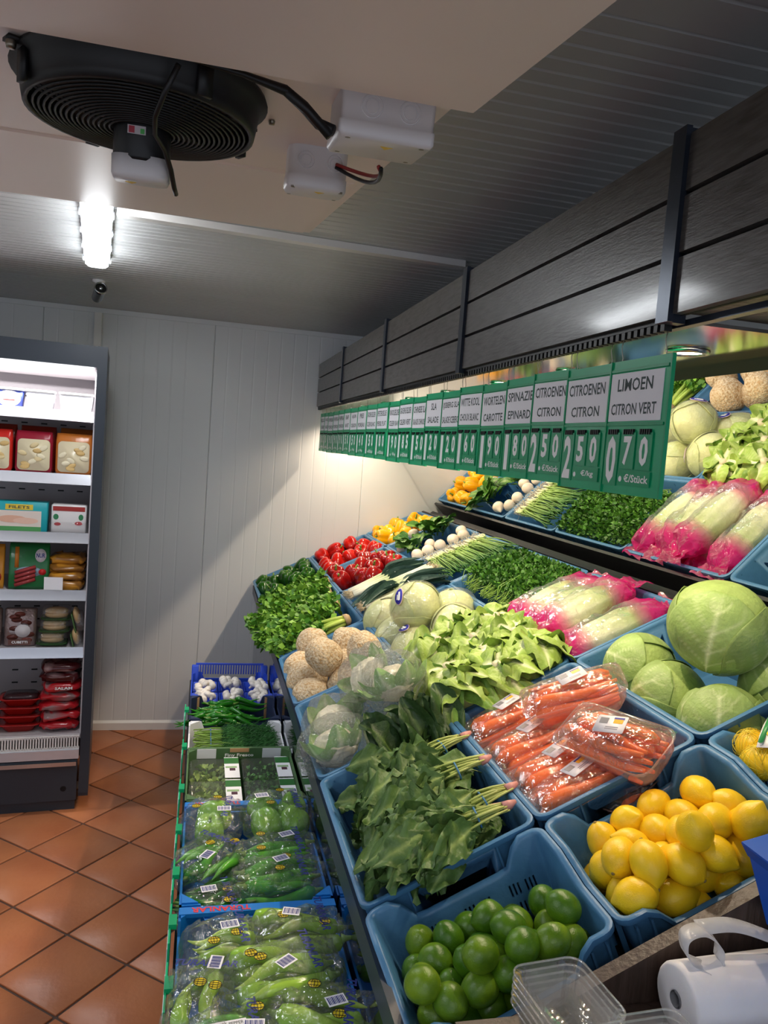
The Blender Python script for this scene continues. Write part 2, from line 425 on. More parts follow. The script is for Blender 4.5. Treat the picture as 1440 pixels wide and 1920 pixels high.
part('motor_cap', mk('motor_cap', M_jbox, (loft([[(x, y, z) for x, y in rrect(.072*s, .066*s, .020*s, 4)] for s, z in ((1, -.098), (1.0, -.120), (.93, -.126))]),), (loft([[(x, y, -.1262) for x, y in ((-.006, -.012), (.010, -.012), (.002, .002))], [(x, y, -.1268) for x, y in ((-.006, -.012), (.010, -.012), (.002, .002))]]), None, T(-.016, 0, 0), 0)), mo, T(.0, 0, 0))
part('rating_label', flat('rating_label', M_print, (box(.022, .0006, .010, -.004, -.0365, -.070), L('#b9aeb0')), (box(.007, .0008, .008, -.010, -.0367, -.070), L('#a02a3a')), (box(.005, .0008, .006, .003, -.0367, -.071), L('#46a04c'))), mo)
part('warning_label', flat('warning_label', M_yel, (loft([[(x, y, -.1262) for x, y in ((-.020, .004), (-.006, .004), (-.013, .016))], [(x, y, -.1270) for x, y in ((-.020, .004), (-.006, .004), (-.013, .016))]]),)), mo)
part('fan_cable', mk('fan_cable', M_blackp, (tube([(.05, -.165, -.022), (.035, -.150, -.05), (.025, -.135, -.072), (.022, -.09, -.082), (.032, -.055, -.092), (.039, -.03, -.110), (.043, -.01, -.128), (.045, .004, -.134)], .0032, 8),)), ev)
part('supply_cable', mk('supply_cable', M_blackp, (tube([(-.02, -.163, -.010), (.06, -.165, -.014), (.12, -.150, -.016), (.17, -.132, -.020), (.195, -.115, -.030), (.215, -.110, -.045), (.232, -.120, -.052)], [.003, .003, .0035, .006, .007, .007, .007], 10), None), (tube([(.17, -.132, -.020), (.200, -.118, -.034), (.228, -.125, -.060)], .006, 8),)), ev)
def jbox(w, d, h, r, x, y, nm, round_=False):
    j = part(nm, mk(nm, M_jbox, (loft([[(a, b, z) for a, b in rrect(w*s, d*s, r*s, 5)] for s, z in ((1, 0), (1, -h*.66), (1.03, -h*.67), (1.03, -h*.92), (.97, -h))], False, True),)), ev, T(x, y, 0))
    for sx in (-1, 1):
        for sy in (-1, 1):
            part('screw', mk('screw', M_screw, (lathe([(.0001, -h*1.004), (.0035, -h*1.004), (.0038, -h*.96)], 8, True), None, T(sx*w*.40, sy*d*.40, 0)),), j)
    for k in range(2):
        rr = .013
        part('knockout', mk('knockout', M_jbox, (tube([(rr*math.cos(t), 0, rr*math.sin(t)) for t in np.linspace(0, 2*pi, 21)], .0009, 4, False),), (tube([(rr*.65*math.cos(t), 0, rr*.65*math.sin(t)) for t in np.linspace(0, 2*pi, 21)], .0007, 4, False),)), j, T(-.022+.048*k, -d/2, -h*.34))
    tri = ((-.008, -.006), (.008, -.006), (0, .008))
    part('warning_label', flat('warning_label', M_yel, (loft([[(a, b, -h*1.001) for a, b in tri], [(a, b, -h*1.01) for a, b in tri]]),)), j, T(.006, -d*.18, 0))
    return j
jbox(.118, .105, .056, .006, .298, -.075, 'junction_box')
jbox(.098, .092, .066, .026, .258, .262, 'round_junction_box')
part('link_wire', mk('link_wire', M_blackp, (tube(arc((.285, .215, -.028), (.315, -.02, -.066), (.028, .03, -.012), 9), .0030, 7),)), ev)
part('link_wire', mk('link_wire', M_red, (tube(arc((.285, .213, -.024), (.312, -.018, -.064), (.036, .036, -.004), 9), .0030, 7),)), ev)
for p in ((.17, .10), (.13, .36), (-.4, .55)):
    part('screw', mk('screw', M_screw, (lathe([(.0001, -.006), (.004, -.006), (.005, -.001), (.005, 0)], 10, True), None, T(p[0], p[1], -.001)),), ev)

# ------------------------------------------------------------------ ceiling lamp, camera, cable trunking
def led_lamp(p0, p1, z, label):
    p0 = np.array(p0); p1 = np.array(p1); d = p1-p0; ln = float(np.hypot(*d)); a = math.atan2(d[1], d[0])
    t = thing('led_batten', label, 'lamp', T(p0[0], p0[1], ZC, rz=a), 'LED battens on the ceiling')
    h = ZC-z
    q = lambda w, zz, e: [(ln*x, w*y, zz) for x, y in ((e, -.5), (1-e, -.5), (1-e*.3, -.36), (1-e*.3, .36), (1-e, .5), (e, .5), (e*.3, .36), (e*.3, -.36))]
    part('housing', flat('housing', M_frost, (loft([q(.085, -.001, .012), q(.098, -.012, .012), q(.100, -.024, .012)]),)), t)
    part('diffuser', mk('diffuser', M_led, (loft([q(.092, -.024, .012), q(.090, -h+.010, .014), q(.066, -h, .018)]),)), t, label='glowing white diffuser')
    for k in range(5):
        for s in (-1, 1):
            part('clip', flat('clip', M_frost, (box(.018, .006, .022, ln*(.04+.23*k), s*.052, -.022),)), t)
    return t
led_lamp((-.347, 2.475), (-.481, 3.535), 2.57, 'glowing white batten lamp on the ceiling beyond the cooler')
led_lamp((-.30, -1.45), (-.30, -.30), 2.57, 'added fill batten lamp, unseen, on the ceiling behind the viewer')  # added out of frame as fill light for the foreground
led_lamp((-1.75, .35), (-1.75, 1.50), 2.57, 'added fill batten lamp, unseen, on the ceiling near the left wall')  # added out of frame to brighten sign fronts, boards and cartons
b0, b1 = np.array((-.318, 2.747)), np.array((.904, 2.821)); dd = b1-b0; ln = float(np.hypot(*dd))
solo('cable_trunking', flat('cable_trunking', M_white, (box2(0, ln, -.020, .020, -.022, -.001),), (box2(0, ln, -.021, .021, -.0245, -.022),)), 'long white cable trunking across the ceiling', 'trunking', T(b0[0], b0[1], ZC, rz=math.atan2(dd[1], dd[0])))
solo('cable_trunking', flat('cable_trunking', M_white, (box2(-.02, .02, -.020, -.001, 1.2, ZC-.03),), (box2(-.021, .021, -.0225, -.020, 1.2, ZC-.03),)), 'short white cable trunking down the wall above the fridge', 'trunking', T(-.66, YW, 0))
cc = thing('security_camera', 'small dark bullet security camera hanging from the ceiling', 'camera', T(-.545, 4.1, ZC, rz=.3))
part('mount', mk('mount', M_white, (lathe([(.030, 0), (.030, -.010), (.016, -.016), (.012, -.040), (.0001, -.042)], 20),)), cc)
cb = part('body', mk('body', M_steel, (lathe([(.0001, .055), (.020, .055), (.026, .045), (.027, -.035), (.030, -.040), (.030, -.060), (.026, -.060), (.025, -.054)], 24),)), cc, T(.0, -.01, -.066, rx=pi/2-.35+pi))
part('front_glass', mk('front_glass', M_blackp, (lathe([(.0001, -.055), (.010, -.056), (.026, -.0545)], 24),)), cb)
part('lens', mk('lens', M_steel, (lathe([(.0001, -.060), (.007, -.0585), (.009, -.0555)], 16),)), cb)
# ------------------------------------------------------------------ stand frame
TH = math.radians(25.35); SU = np.array([math.cos(TH), 0, math.sin(TH)]); SN = np.array([-math.sin(TH), 0, math.cos(TH)])
SX, SZ, Y0, PW, PL = .351, .9916, 5.012, .3995, .5993
def S(u, y, n=0.): return np.array([SX, 0, SZ]) + u*SU + n*SN + np.array([0, y, 0])
def SM(u, y, n=0., rz=0., rx=0., ry=0., s=1.):
    p = S(u, y, n); return Matrix.Translation(p) @ Matrix.Rotation(-TH, 4, 'Y') @ T(rx=rx, ry=ry, rz=rz, s=s)
def at(px, py, n=0.):
    """pixel -> (u, y, n) on the plane n above the crate rims"""
    P = on_plane(px, py, S(0, 0, n), SN); return np.array([(P-S(0, 0, 0))@SU, P[1], n])
def row(r): return r*PW
def ky(k): return Y0-k*PL

# ------------------------------------------------------------------ display stand
st = thing('display_stand', 'long sloping display stand with dark mirrored front and wooden end panel', 'stand', T(.39, 3.0, 0))
def stp(name, mt, *sh, label=None):
    b = MB()
    for s_ in sh: b.add(s_, M=T(-.39, -3.0, 0), smooth=False)
    return part(name, b.mesh(name, mt), st, label=label)
stp('front_panel', M_dmirror, box2(.386, .398, 1.10, 5.02, .05, .915), label='dark mirrored front panel')
stp('top_rail', M_navy, box2(.358, .384, 1.10, 5.02, .905, .958), label='navy rail under the crates')
def slab(u0, u1, y0, y1, n0, n1):
    return loft([[tuple(S(u, y, n)) for u, n in ((u0, n0), (u1, n0), (u1, n1), (u0, n1))] for y in (y0, y1)])
stp('sloping_deck', M_dark, slab(.02, 1.22, 1.10, 5.02, -.225, -.205))
stp('back_strip', M_dark, slab(1.215, 1.228, 1.10, 5.02, -.20, -.01))
stp('side_panel', M_navy, loft([[(.40, y, .05), (1.9, y, .05), (1.9, y, 1.35), (.40, y, .74)] for y in (5.00, 5.02)]))
zt = lambda x: SZ+(x-SX)*math.tan(TH)-.062
stp('end_panel', M_wood, loft([[(.352, y, .05), (1.62, y, .05), (1.62, y, zt(1.62)), (.352, y, zt(.352))] for y in (1.048, 1.072)]), label='dark wood-grain end panel')
stp('end_panel_edge', M_wood, loft([[(.352, y, zt(.352)), (1.62, y, zt(1.62)), (1.62, y, zt(1.62)+.004), (.352, y, zt(.352)+.004)] for y in (1.046, 1.074)]))
stp('end_shelf', M_wood, box2(.42, 1.30, .80, 1.046, 1.015, 1.04), label='dark wooden ledge at the end')
stp('shelf_bracket', M_dark, box2(.44, .46, .82, 1.046, .85, 1.015))
stp('shelf_bracket', M_dark, box2(1.20, 1.22, .82, 1.046, .85, 1.015))
stp('raised_ledge', M_wood, box2(1.08, 1.30, .80, 1.046, 1.04, 1.180))
stp('lower_shelf', M_dark, box2(-.005, .384, 1.15, 4.20, .565, .585))
stp('shelf_apron', M_navy, box2(-.005, .012, 1.15, 4.20, .05, .565))

# ------------------------------------------------------------------ mirror above the stand
MLN = .6176; mup = np.array([-math.sin(MLN), 0, math.cos(MLN)]); mno = np.array([-math.cos(MLN), 0, -math.sin(MLN)])
mo_ = np.array([1.523, 0, 1.505])
def mirror_slab(d0, d1, t0, t1, y0, y1):
    return loft([[tuple(mo_+d*mup+t*mno+np.array([0, y, 0])) for d, t in ((d0, t0), (d1, t0), (d1, t1), (d0, t1))] for y in (y0, y1)])
mi = thing('tilted_mirror', 'long mirror leaning forward behind the crates reflecting the vegetables', 'mirror', T(1.523, 3.0, 1.505))
def mpart(name, mt, *sh):
    b = MB()
    for s_ in sh: b.add(s_, M=T(-1.523, -3.0, -1.505), smooth=False)
    return part(name, b.mesh(name, mt), mi)
mpart('mirror_glass', M_mirror, mirror_slab(-.005, .752, -.004, 0, .60, 5.025))
mpart('bottom_ledge', M_dark, mirror_slab(-.035, -.004, -.02, .012, .60, 5.025))
mpart('top_frame', M_dark, mirror_slab(.752, .80, -.006, .006, .60, 5.025))
mpart('backing_board', M_dark, mirror_slab(-.03, .80, -.022, -.005, .60, 5.025))

# ------------------------------------------------------------------ canopy with boards, posts and downlights
CX, Z0, Z1 = .69, 2.142, 2.412
cn = thing('canopy', 'long canopy of grey wood boards with dark metal uprights over the stand', 'canopy', T(CX, 3.0, Z0))
def cpart(name, mt, *sh, label=None, parent=None, sm=False):
    b = MB()
    for s_ in sh: b.add(s_, M=T(-CX, -3.0, -Z0), smooth=sm)
    return part(name, b.mesh(name, mt), parent or cn, label=label)
ys = [5.022, 4.10, 3.10, 2.115, 1.105, .08]
bh = (Z1-Z0-.016)/3
for i in range(5):
    for k in range(3):
        y1, y0 = ys[i]-.016, ys[i+1]+.016
        bd = box(y1-y0, .016, bh)
        b = MB(); b.add(loft([[(x, -.008, z) for x, z in ((-(y1-y0)/2, -bh/2), ((y1-y0)/2, -bh/2), ((y1-y0)/2, bh/2), (-(y1-y0)/2, bh/2))], [(x, .008, z) for x, z in ((-(y1-y0)/2, -bh/2), ((y1-y0)/2, -bh/2), ((y1-y0)/2, bh/2), (-(y1-y0)/2, bh/2))]]), smooth=False)
        part('board', b.mesh('board', M_board), cn, T(.010, (y0+y1)/2-3.0, bh/2+k*(bh+.008), rz=-pi/2))
for y in ys[1:-1]:
    cpart('upright', M_anth, box2(CX-.006, CX+.004, y-.017, y+.017, Z0-.012, Z1+.012), box2(CX+.002, CX+.03, y-.010, y+.010, Z0-.012, Z1+.012), label='dark metal upright')
    cpart('ceiling_hanger', M_anth, box2(1.0, 1.016, y-.008, y+.008, Z1-.012, ZC-.001))
cpart('back_board', M_dark, box2(CX+.02, CX+.026, .09, 5.02, Z0, Z1))
un = cpart('underside', M_under, box2(CX+.028, 1.075, 1.13, 5.02, Z0-.003, Z0+.003), label='polished metal underside')
cpart('dark_underside', M_wood, box2(CX+.028, 1.06, .09, 1.13, Z0+.012, Z0+.020))
cpart('front_lip', M_anth, box2(CX+.034, CX+.05, .09, 5.02, Z0-.014, Z0-.004))
cpart('roof_board', M_dark, box2(CX+.03, 1.05, .09, 5.02, Z1-.02, Z1-.01))
rl = MB()
rl.add(box2(CX+.012, CX+.028, 1.12, 5.02, Z0-.008, Z0-.001), M=T(-CX, -3, -Z0), smooth=False)
for i in range(195): rl.add(box(.014, .011, .012, CX+.020, 1.13+i*.02, Z0-.014), M=T(-CX, -3, -Z0), smooth=False)
part('toothed_rail', rl.mesh('toothed_rail', M_blackp), cn, kind='stuff', label='black toothed sign rail')
M_lamp = mat('lamp_face', (1.0, .86, .66), .4, emit=22.0)
for i, y in enumerate((1.38, 1.88, 2.36, 2.90, 3.45, 3.95, 4.48, 4.84)):
    d = part('downlight', mk('downlight', M_steel, (lathe([(.042, -.004), (.040, -.010), (.030, -.010), (.029, -.004)], 28),)), cn, T(.92-CX, y-3.0, 0))
    part('lamp_face', mk('lamp_face', M_lamp, (lathe([(.0001, -.0065), (.029, -.0065)], 24),)), d)
    ld = bpy.data.lights.new('downlight_lamp', 'SPOT'); ld.energy = SPOT_POWER; ld.color = WARM; ld.spot_size = 2.5; ld.spot_blend = .55; ld.shadow_soft_size = .014
    lo = bpy.data.objects.new('downlight_lamp', ld); link(lo, d); lo.location = (0, 0, -.014)

# ------------------------------------------------------------------ price signs
SW, SH = .178, .232
sg_panel = flat('sign_panel', M_green, (box(SW, .003, SH),))
sg_edge = flat('edge_rim', M_green2, (box(.004, .007, SH, 0, -.001, 0),))
def frame_strip(w, h, y, t): return [box(w, t, .006, 0, y, h/2), box(w, t, .006, 0, y, -h/2)]
sg_card = flat('name_card', M_card, (box(SW*.88, .0012, SH*.36, -.007, -.0022, SH*.225),))
sg_slot = flat('card_slot', M_green2, (box(SW*.94, .004, SH*.020, 0, -.003, 0),))
dg = {'big': flat('flip_card', M_green2, (box(SW*.24, .002, SH*.40, -SW*.345, -.003, -SH*.24),)),
      'small': flat('flip_card', M_green2, (box(SW*.24, .002, SH*.27, -SW*.07, -.003, -SH*.175),)),
      'small2': flat('flip_card', M_green2, (box(SW*.24, .002, SH*.27, SW*.205, -.003, -SH*.175),)),
      'unit': flat('flip_card', M_green2, (box(SW*.54, .002, SH*.11, SW*.07, -.003, -SH*.375),))}
rb = MB()
for cx in (-.345, -.07, .205):
    for k in range(5): rb.add(box(.003, .006, .009, SW*cx+(k-2)*.0065, -.003, -SH*.035), smooth=False)
sg_rings = rb.mesh('ring_binding', M_blackp)
sg_hook = mk('hook_wire', M_wire, (tube([(0, 0, SH*.47), (.004, 0, SH*.52), (-.003, 0, SH*.60), (.001, 0, SH*.66)], .0009, 5),))
signs = [(1.190, 'LIMOEN', 'CITRON VERT', '070', 1), (1.361, 'CITROENEN', 'CITRON', '250', 0), (1.523, 'CITROENEN', 'CITRON', '250', 1), (1.683, 'SPINAZIE', 'EPINARD', '180', 1),
         (1.851, 'WORTELEN', 'CAROTTE', '190', 1), (2.033, 'WITTE KOOL', 'CHOUX BLANC', '160', 1), (2.201, 'IJSBERG SLA', 'SALADE ICEBERG', '120', 1), (2.380, 'SLA', 'SALADE', '120', 1),
         (2.543, 'CHINESE SLA', 'SALADE CHINOISE', '150', 1), (2.736, 'GROENE SELDER', 'CELERI VERT', '185', 1), (2.904, 'KNOLSELDER', 'CELERI RAVE', '190', 0), (3.123, 'PETERSELIE', 'PERSIL PLAT', '100', 1),
         (3.331, 'GROENE SELDER', 'CELERI BLANC', '150', 1), (3.548, 'PREI', 'POIREAU', '140', 0), (3.738, 'AJUIN', 'OIGNON', '150', 0), (3.925, 'RAAP', 'NAVET', '150', 0),
         (4.098, 'PAPRIKA', 'POIVRON', '190', 0), (4.270, 'PAPRIKA', 'POIVRON', '190', 0), (4.448, 'PAPRIKA', 'POIVRON', '190', 0), (4.601, 'RADIJS', 'RADIS', '100', 1), (4.758, 'BIESLOOK', 'OIGNON', '100', 1)]
sdesc = ['reading LIMOEN, nearest of the row', 'reading CITROENEN priced 2.50 per kg', 'reading CITROENEN priced 2.50 each', 'reading SPINAZIE EPINARD', 'reading WORTELEN CAROTTE', 'reading WITTE KOOL', 'reading IJSBERG SLA', 'reading SLA SALADE', 'reading CHINESE SLA', 'showing 185, tenth from the near end', 'showing 190, eleventh from the near end', 'showing 100, tenth from the far end', 'ninth from the far end', 'eighth from the far end', 'seventh from the far end', 'sixth from the far end', 'fifth from the far end', 'fourth from the far end', 'third from the far end', 'second from the far end', 'at the far end of the row']
srng = random.Random(4)
for i, (y, a, b, dgt, u) in enumerate(signs):
    jit = srng.uniform(-.012, .012)
    t = thing('price_sign', 'green hanging price sign '+sdesc[i], 'price sign', T(.709, y, 1.972+srng.uniform(-.003, .003)+.004*i/20, rz=-pi/2+.035+jit, ry=srng.uniform(-.008, .008)), 'green price signs hanging under the canopy')
    pn = part('sign_panel', sg_panel, t)
    for sx in (-.36, .36): part('hook_wire', sg_hook, t, T(SW*sx))
    for cz in (.022, .425): part('card_slot', sg_slot, t, T(0, 0, SH*cz))
    for sx in (-.5, .5): part('edge_rim', sg_edge, t, T(SW*sx))
    c = part('name_card', sg_card, t, label='white name card')
    wf = lambda s_: min(SW*.76, SH*.095*len(s_)*.80)
    part('lettering', flat('lettering', M_ink, (text(a, wf(a), SH*.095, -.010, SH*.315, -.0030, .018),)), c)
    part('lettering', flat('lettering', M_ink, (text(b, wf(b), SH*.085, -.010, SH*.135, -.0030, .018),)), c)
    for key in ('big', 'small', 'small2', 'unit'): part('flip_card', dg[key], t)
    part('ring_binding', sg_rings, t)
    part('price_digits', flat('price_digits', M_digit, (text(dgt[0], SW*(.11 if dgt[0] == '1' else .17), SH*.36, -SW*.345, -SH*.245, -.0044, .035),), (text(dgt[1], SW*.14, SH*.215, -SW*.07, -SH*.175, -.0044, .035),), (text(dgt[2], SW*.14, SH*.215, SW*.205, -SH*.175, -.0044, .035),),
         (text('€/Stück' if u else '€/kg', SW*(.40 if u else .26), SH*.06, SW*.12, -SH*.375, -.0044, .02),), (lathe([(.0001, 0), (.005, 0)], 10), None, T(-SW*.145, -.0044, -SH*.385, rx=pi/2))), t, label='white price digits')

# ------------------------------------------------------------------ blue crates
def perim(w, d, r, ns=14):
    o = rrect(w, d, r, 4); q = []
    for i in range(len(o)):
        a, b = np.array(o[i]), np.array(o[(i+1) % len(o)]); L_ = np.linalg.norm(b-a); n = max(1, int(L_/.022))
        for k in range(n): q.append(a+(b-a)*k/n)
    return np.array(q)
def crate_mesh(name, W, D, H, hf, cutters, ribs):
    base = perim(W, D, .03)
    ctr = base
    nrm = np.zeros_like(base)
    tg = np.roll(base, -1, 0)-np.roll(base, 1, 0); tg /= np.linalg.norm(tg, axis=1)[:, None]; nrm[:, 0] = tg[:, 1]; nrm[:, 1] = -tg[:, 0]
    h = np.array([hf(x, y, W, D) for x, y in base])
    ring = lambda ins, z: [tuple((*(p-n*ins), zz)) for p, n, zz in zip(base, nrm, (z if np.ndim(z) else np.full(len(base), z)))]
    loops = [ring(.028, -H), ring(.013, h-.013), ring(.0015, h-.013), ring(.0, h-.011), ring(.0005, h-.001), ring(.003, h), ring(.010, h), ring(.0135, h-.002), ring(.0165, h-.008), ring(.032, -H+.004)]
    me = mk(name, M_crate, (loft(loops),))
    if cutters:
        o = bpy.data.objects.new('tmp', me); COL.objects.link(o)
        b = MB()
        for c in cutters: b.add(c, smooth=False)
        co = bpy.data.objects.new('tmp_cut', b.mesh('tmp_cut', M_crate)); COL.objects.link(co)
        md = o.modifiers.new('b', 'BOOLEAN'); md.operation = 'DIFFERENCE'; md.object = co; md.solver = 'EXACT'
        me2 = bpy.data.meshes.new_from_object(o.evaluated_get(bpy.context.evaluated_depsgraph_get()))
        for x in (o, co): COL.objects.unlink(x); bpy.data.objects.remove(x)
        me = me2; me.name = name
    bm = bmesh.new(); bm.from_mesh(me)
    for x, y, sx, sy, z0, z1 in ribs:
        r_ = bmesh.ops.create_cube(bm, size=1)
        bmesh.ops.scale(bm, vec=(sx, sy, z1-z0), verts=r_['verts']); bmesh.ops.translate(bm, vec=(x, y, (z0+z1)/2), verts=r_['verts'])
    bm.to_mesh(me); bm.free()
    try: me.set_sharp_from_angle(angle=.7)
    except Exception: pass
    return me
def trap(cx, y, z, w0, w1, h, t):
    return loft([[(cx-w0/2, yy, z-h/2), (cx+w0/2, yy, z-h/2), (cx+w1/2, yy, z+h/2), (cx-w1/2, yy, z+h/2)] for yy in (y-t, y+t)])
cut = []
for sy in (-1, 1):
    cut.append(trap(0, sy*.288, -.052, .13, .17, .034, .04))
    for gx in (-.13, -.045, .045, .13):
        for k in range(3): cut.append(box(.005, .08, .026, gx+(k-1)*.013, sy*.288, -.118))
for sx in (-1, 1):
    for gy in (-.22, -.12, .12, .22):
        for k in range(3): cut.append(box(.08, .005, .03, sx*.188, gy+(k-1)*.015, -.10))
rib = [(sx*.187, y, .012, .004, -.165, -.013) for sx in (-1, 1) for y in (-.26, -.17, -.07, .07, .17, .26)]+[(x, sy*.287, .004, .012, -.165, -.013) for sy in (-1, 1) for x in (-.16, -.10, .10, .16)]
crate_a = crate_mesh('crate_body', .3985, .597, .18, lambda x, y, W, D: 0., cut, rib)
def h_end(x, y, W, D):
    if abs(y-D/2) < .012: return -.055*min(1, max(0, (.135-abs(x))/.035))
    if abs(y+D/2) < .012: return -.036-.050*min(1, max(0, (.135-abs(x))/.035))
    return -.036*min(1, max(0, (.05-y)/.07))
cut = []
for gx in (-.11, -.075, .0, .035, .10, .135):
    for k in range(3):
        for z in (-.095, -.135): cut.append(box(.004, .06, .026, gx+(k-1)*.009, .138, z))
rib = [(x, -.139, .004, .010, -.165, -.06) for x in (-.17, -.14, .14, .17)]+[(sx*.188, y, .010, .004, -.165, -.05) for sx in (-1, 1) for y in (-.10, -.04, .04, .10)]
crate_b = crate_mesh('crate_body', .3985, .298, .17, h_end, cut, rib)
CONT = [['green bell peppers', 'long green peppers', 'celery', 'celeriac roots', 'bagged cauliflowers', 'spinach'],
        ['red bell peppers', 'dark red peppers', 'leeks', 'pale cabbages with blue stickers', 'green lettuces', 'packed carrots'],
        ['yellow bell peppers', 'white turnips', 'spring onions', 'parsley', 'pink bags of lettuce', 'large white cabbages']]
YE = ky(6)-.002-.15
for r in range(3):
    for k in range(6):
        solo('produce_crate', crate_a, 'blue plastic crate holding '+CONT[r][k], 'crate', SM(row(r)+PW/2, ky(k)-PL/2, 0), 'blue crates on the sloping stand')
    solo('produce_crate', crate_b, 'smaller blue cut-away crate holding '+('limes', 'loose lemons', 'netted lemons')[r], 'crate', SM(row(r)+PW/2, YE, -.004), 'cut-away crates at the near end')

# ------------------------------------------------------------------ open fridge
FR = T(-.470, 3.95, 0, rz=.10)
fr = thing('open_fridge', 'tall dark open-front fridge with lit shelves against the wall', 'fridge', FR)
FWD = 1.25; FD = .55; FH = 2.285
def fp(name, mt, *sh, label=None, parent=None):
    b = MB()
    for s_ in sh: b.add(s_, smooth=False)
    return part(name, b.mesh(name, mt), parent or fr, label=label)
fp('side_panel', M_fridge, box2(-.045, 0, 0, FD, .07, FH), box2(-.045, 0, -.012, 0, .09, FH))
fp('side_panel', M_fridge, box2(-FWD-.045, -FWD, 0, FD, .07, FH))
fp('back_panel', M_fridgei, box2(-FWD, -.045, FD-.04, FD, .07, FH-.02))
fp('top_panel', M_fridge, box2(-FWD, -.045, 0, FD, FH-.03, FH), box2(-FWD, -.045, -.008, .02, FH-.100, FH-.004), label='dark header panel')
fp('header_light', mat('fridge_lamp', (.97, .98, 1.0), .4, emit=6.0), box2(-FWD, -.06, .005, .025, FH-.118, FH-.102), label='lit strip under the header')
fp('header_lining', M_fridgei, loft([[(x, .03, FH-.105), (x, .22, FH-.15), (x, .22, FH-.14), (x, .03, FH-.09)] for x in (-FWD, -.05)]))
fp('inner_side', M_fridgei, box2(-.052, -.046, .02, FD-.04, .36, FH-.11))
sl = MB()
for z in np.arange(.50, 2.1, .07):
    for k in range(11): sl.add(box(.030, .004, .007, -.12-k*.095, FD-.042, z), smooth=False)
part('back_slots', sl.mesh('back_slots', M_blackp), fr, kind='stuff')
SHELF = [1.965, 1.662, 1.378, 1.096, .812]
for i, z in enumerate(SHELF):
    s_ = fp('shelf', M_fridgei, box2(-FWD, -.055, .03, FD-.06, z-.012, z))
    fp('price_rail', M_shelfr, loft([[(x, .012, z-.042), (x, .022, z-.045), (x, .034, z+.004), (x, .026, z+.008)] for x in (-FWD, -.05)]), parent=s_, label='pale price rail')
fp('base_deck', M_fridgei, box2(-FWD, -.05, .0, FD-.05, .37, .385))
gr = MB()
gr.add(box2(-FWD, -.05, -.006, .006, .375, .385), smooth=False); gr.add(box2(-FWD, -.05, -.006, .006, .315, .325), smooth=False)
for k in range(95): gr.add(box(.007, .012, .06, -.058-k*.0125, 0, .35), smooth=False)
part('air_grille', gr.mesh('air_grille', M_white), fr, label='white slatted air grille')
fp('bumper', M_shelfr, box2(-FWD, -.05, -.012, .01, .268, .314), label='pale bumper strip')
fp('lower_rail', M_steel, box2(-FWD, -.06, -.02, 0, .235, .255))
fp('base_panel', M_fridge, box2(-FWD, -.055, -.006, .02, .055, .262), box2(-FWD, -.06, .012, .03, 0, .09))
fp('vent_plug', M_blackp, lathe([(.0001, 0), (.014, 0), (.014, .006)], 16), label='round plug').matrix_local = T(-.115, -.006, .115, rx=-pi/2)
for nm, zz, pw in (('header_lamp', FH-.125, 1.0), ):
    ld = bpy.data.lights.new(nm, 'AREA'); ld.shape = 'RECTANGLE'; ld.size = FWD-.1; ld.size_y = .03; ld.energy = FRIDGE_POWER*pw; ld.color = (1, .97, .98)
    lo = bpy.data.objects.new(nm, ld); link(lo, fr); lo.matrix_local = T(-FWD/2-.02, -.004, zz, rx=.22)
# ================================================================== produce
def relax(items, r, lo, hi, floor=-.172, it=80, k=.93):
    """items: (u,y,n) centres; push overlapping balls apart inside the crate bounds"""
    P = np.array(items, float); R = np.full(len(P), r) if np.isscalar(r) else np.array(r, float)
    for _ in range(it):
        for i in range(len(P)):
            for j in range(i+1, len(P)):
                d = P[j]-P[i]; L_ = np.linalg.norm(d)+1e-9; m_ = (R[i]+R[j])*k
                if L_ < m_:
                    q = d/L_*(m_-L_)*.5; P[i] -= q; P[j] += q
        P[:, 0] = np.clip(P[:, 0], lo[0]+R*.9, hi[0]-R*.9); P[:, 1] = np.clip(P[:, 1], lo[1]+R*.9, hi[1]-R*.9)
        P[:, 2] = np.maximum(P[:, 2], floor+R)
    return P
def bounds(r, k, m=.016): return (row(r)+m, ky(k+1)+m), (row(r)+PW-m, ky(k)-m)
def zpx(lst, ox, oy, sc_): return [(ox+a/sc_, oy+b/sc_) for a, b in lst]
def rot_rand(rg): return (rg.uniform(0, 2*pi), rg.uniform(0, 2*pi), rg.uniform(0, 2*pi))

# ---- citrus
def citrus(rx, rz, nip, seed, mt, name):
    nz = Noise(seed, 1.5)
    def f(U, W):
        d = np.stack([np.sin(W)*np.cos(U), np.sin(W)*np.sin(U), np.cos(W)], -1); k = 1+.025*nz(d*1.3)
        z = rz*np.cos(W)*k; b = nip*(np.exp(-(W/.28)**2)+.35*np.exp(-((pi-W)/.25)**2)*-1)
        return np.stack([rx*np.sin(W)*np.cos(U)*k, rx*np.sin(W)*np.sin(U)*k, z+b], -1)
    return mk(name, mt, (uv(f, 22, 18),))
lemons = [citrus(.033, .040, .008, s, M_lemon, 'lemon') for s in (1, 2, 3)]
limes = [citrus(.030, .034, .0025, s, M_lime, 'lime') for s in (4, 5, 6)]
button = mk('stem_button', mat('stem_button', L('#8a7440'), .7), (lathe([(.0001, .0022), (.0028, .0016), (.0036, 0)], 8),))
EBL = lambda r: ((row(r)+.030, YE-.149+.020), (row(r)+PW-.030, YE+.149-.030))
rg = random.Random(11)
lp = zpx([(300, 640), (450, 605), (572, 520), (710, 490), (855, 515), (985, 415), (1090, 440), (220, 760), (380, 770), (555, 745), (665, 615), (705, 775), (980, 530), (1060, 560), (1055, 650), (925, 645), (815, 640), (285, 890), (300, 970), (420, 905), (555, 915), (660, 945), (775, 700), (690, 870), (520, 1000), (475, 830), (800, 820), (890, 760), (960, 760), (800, 900)], 680, 1560, 2.88)
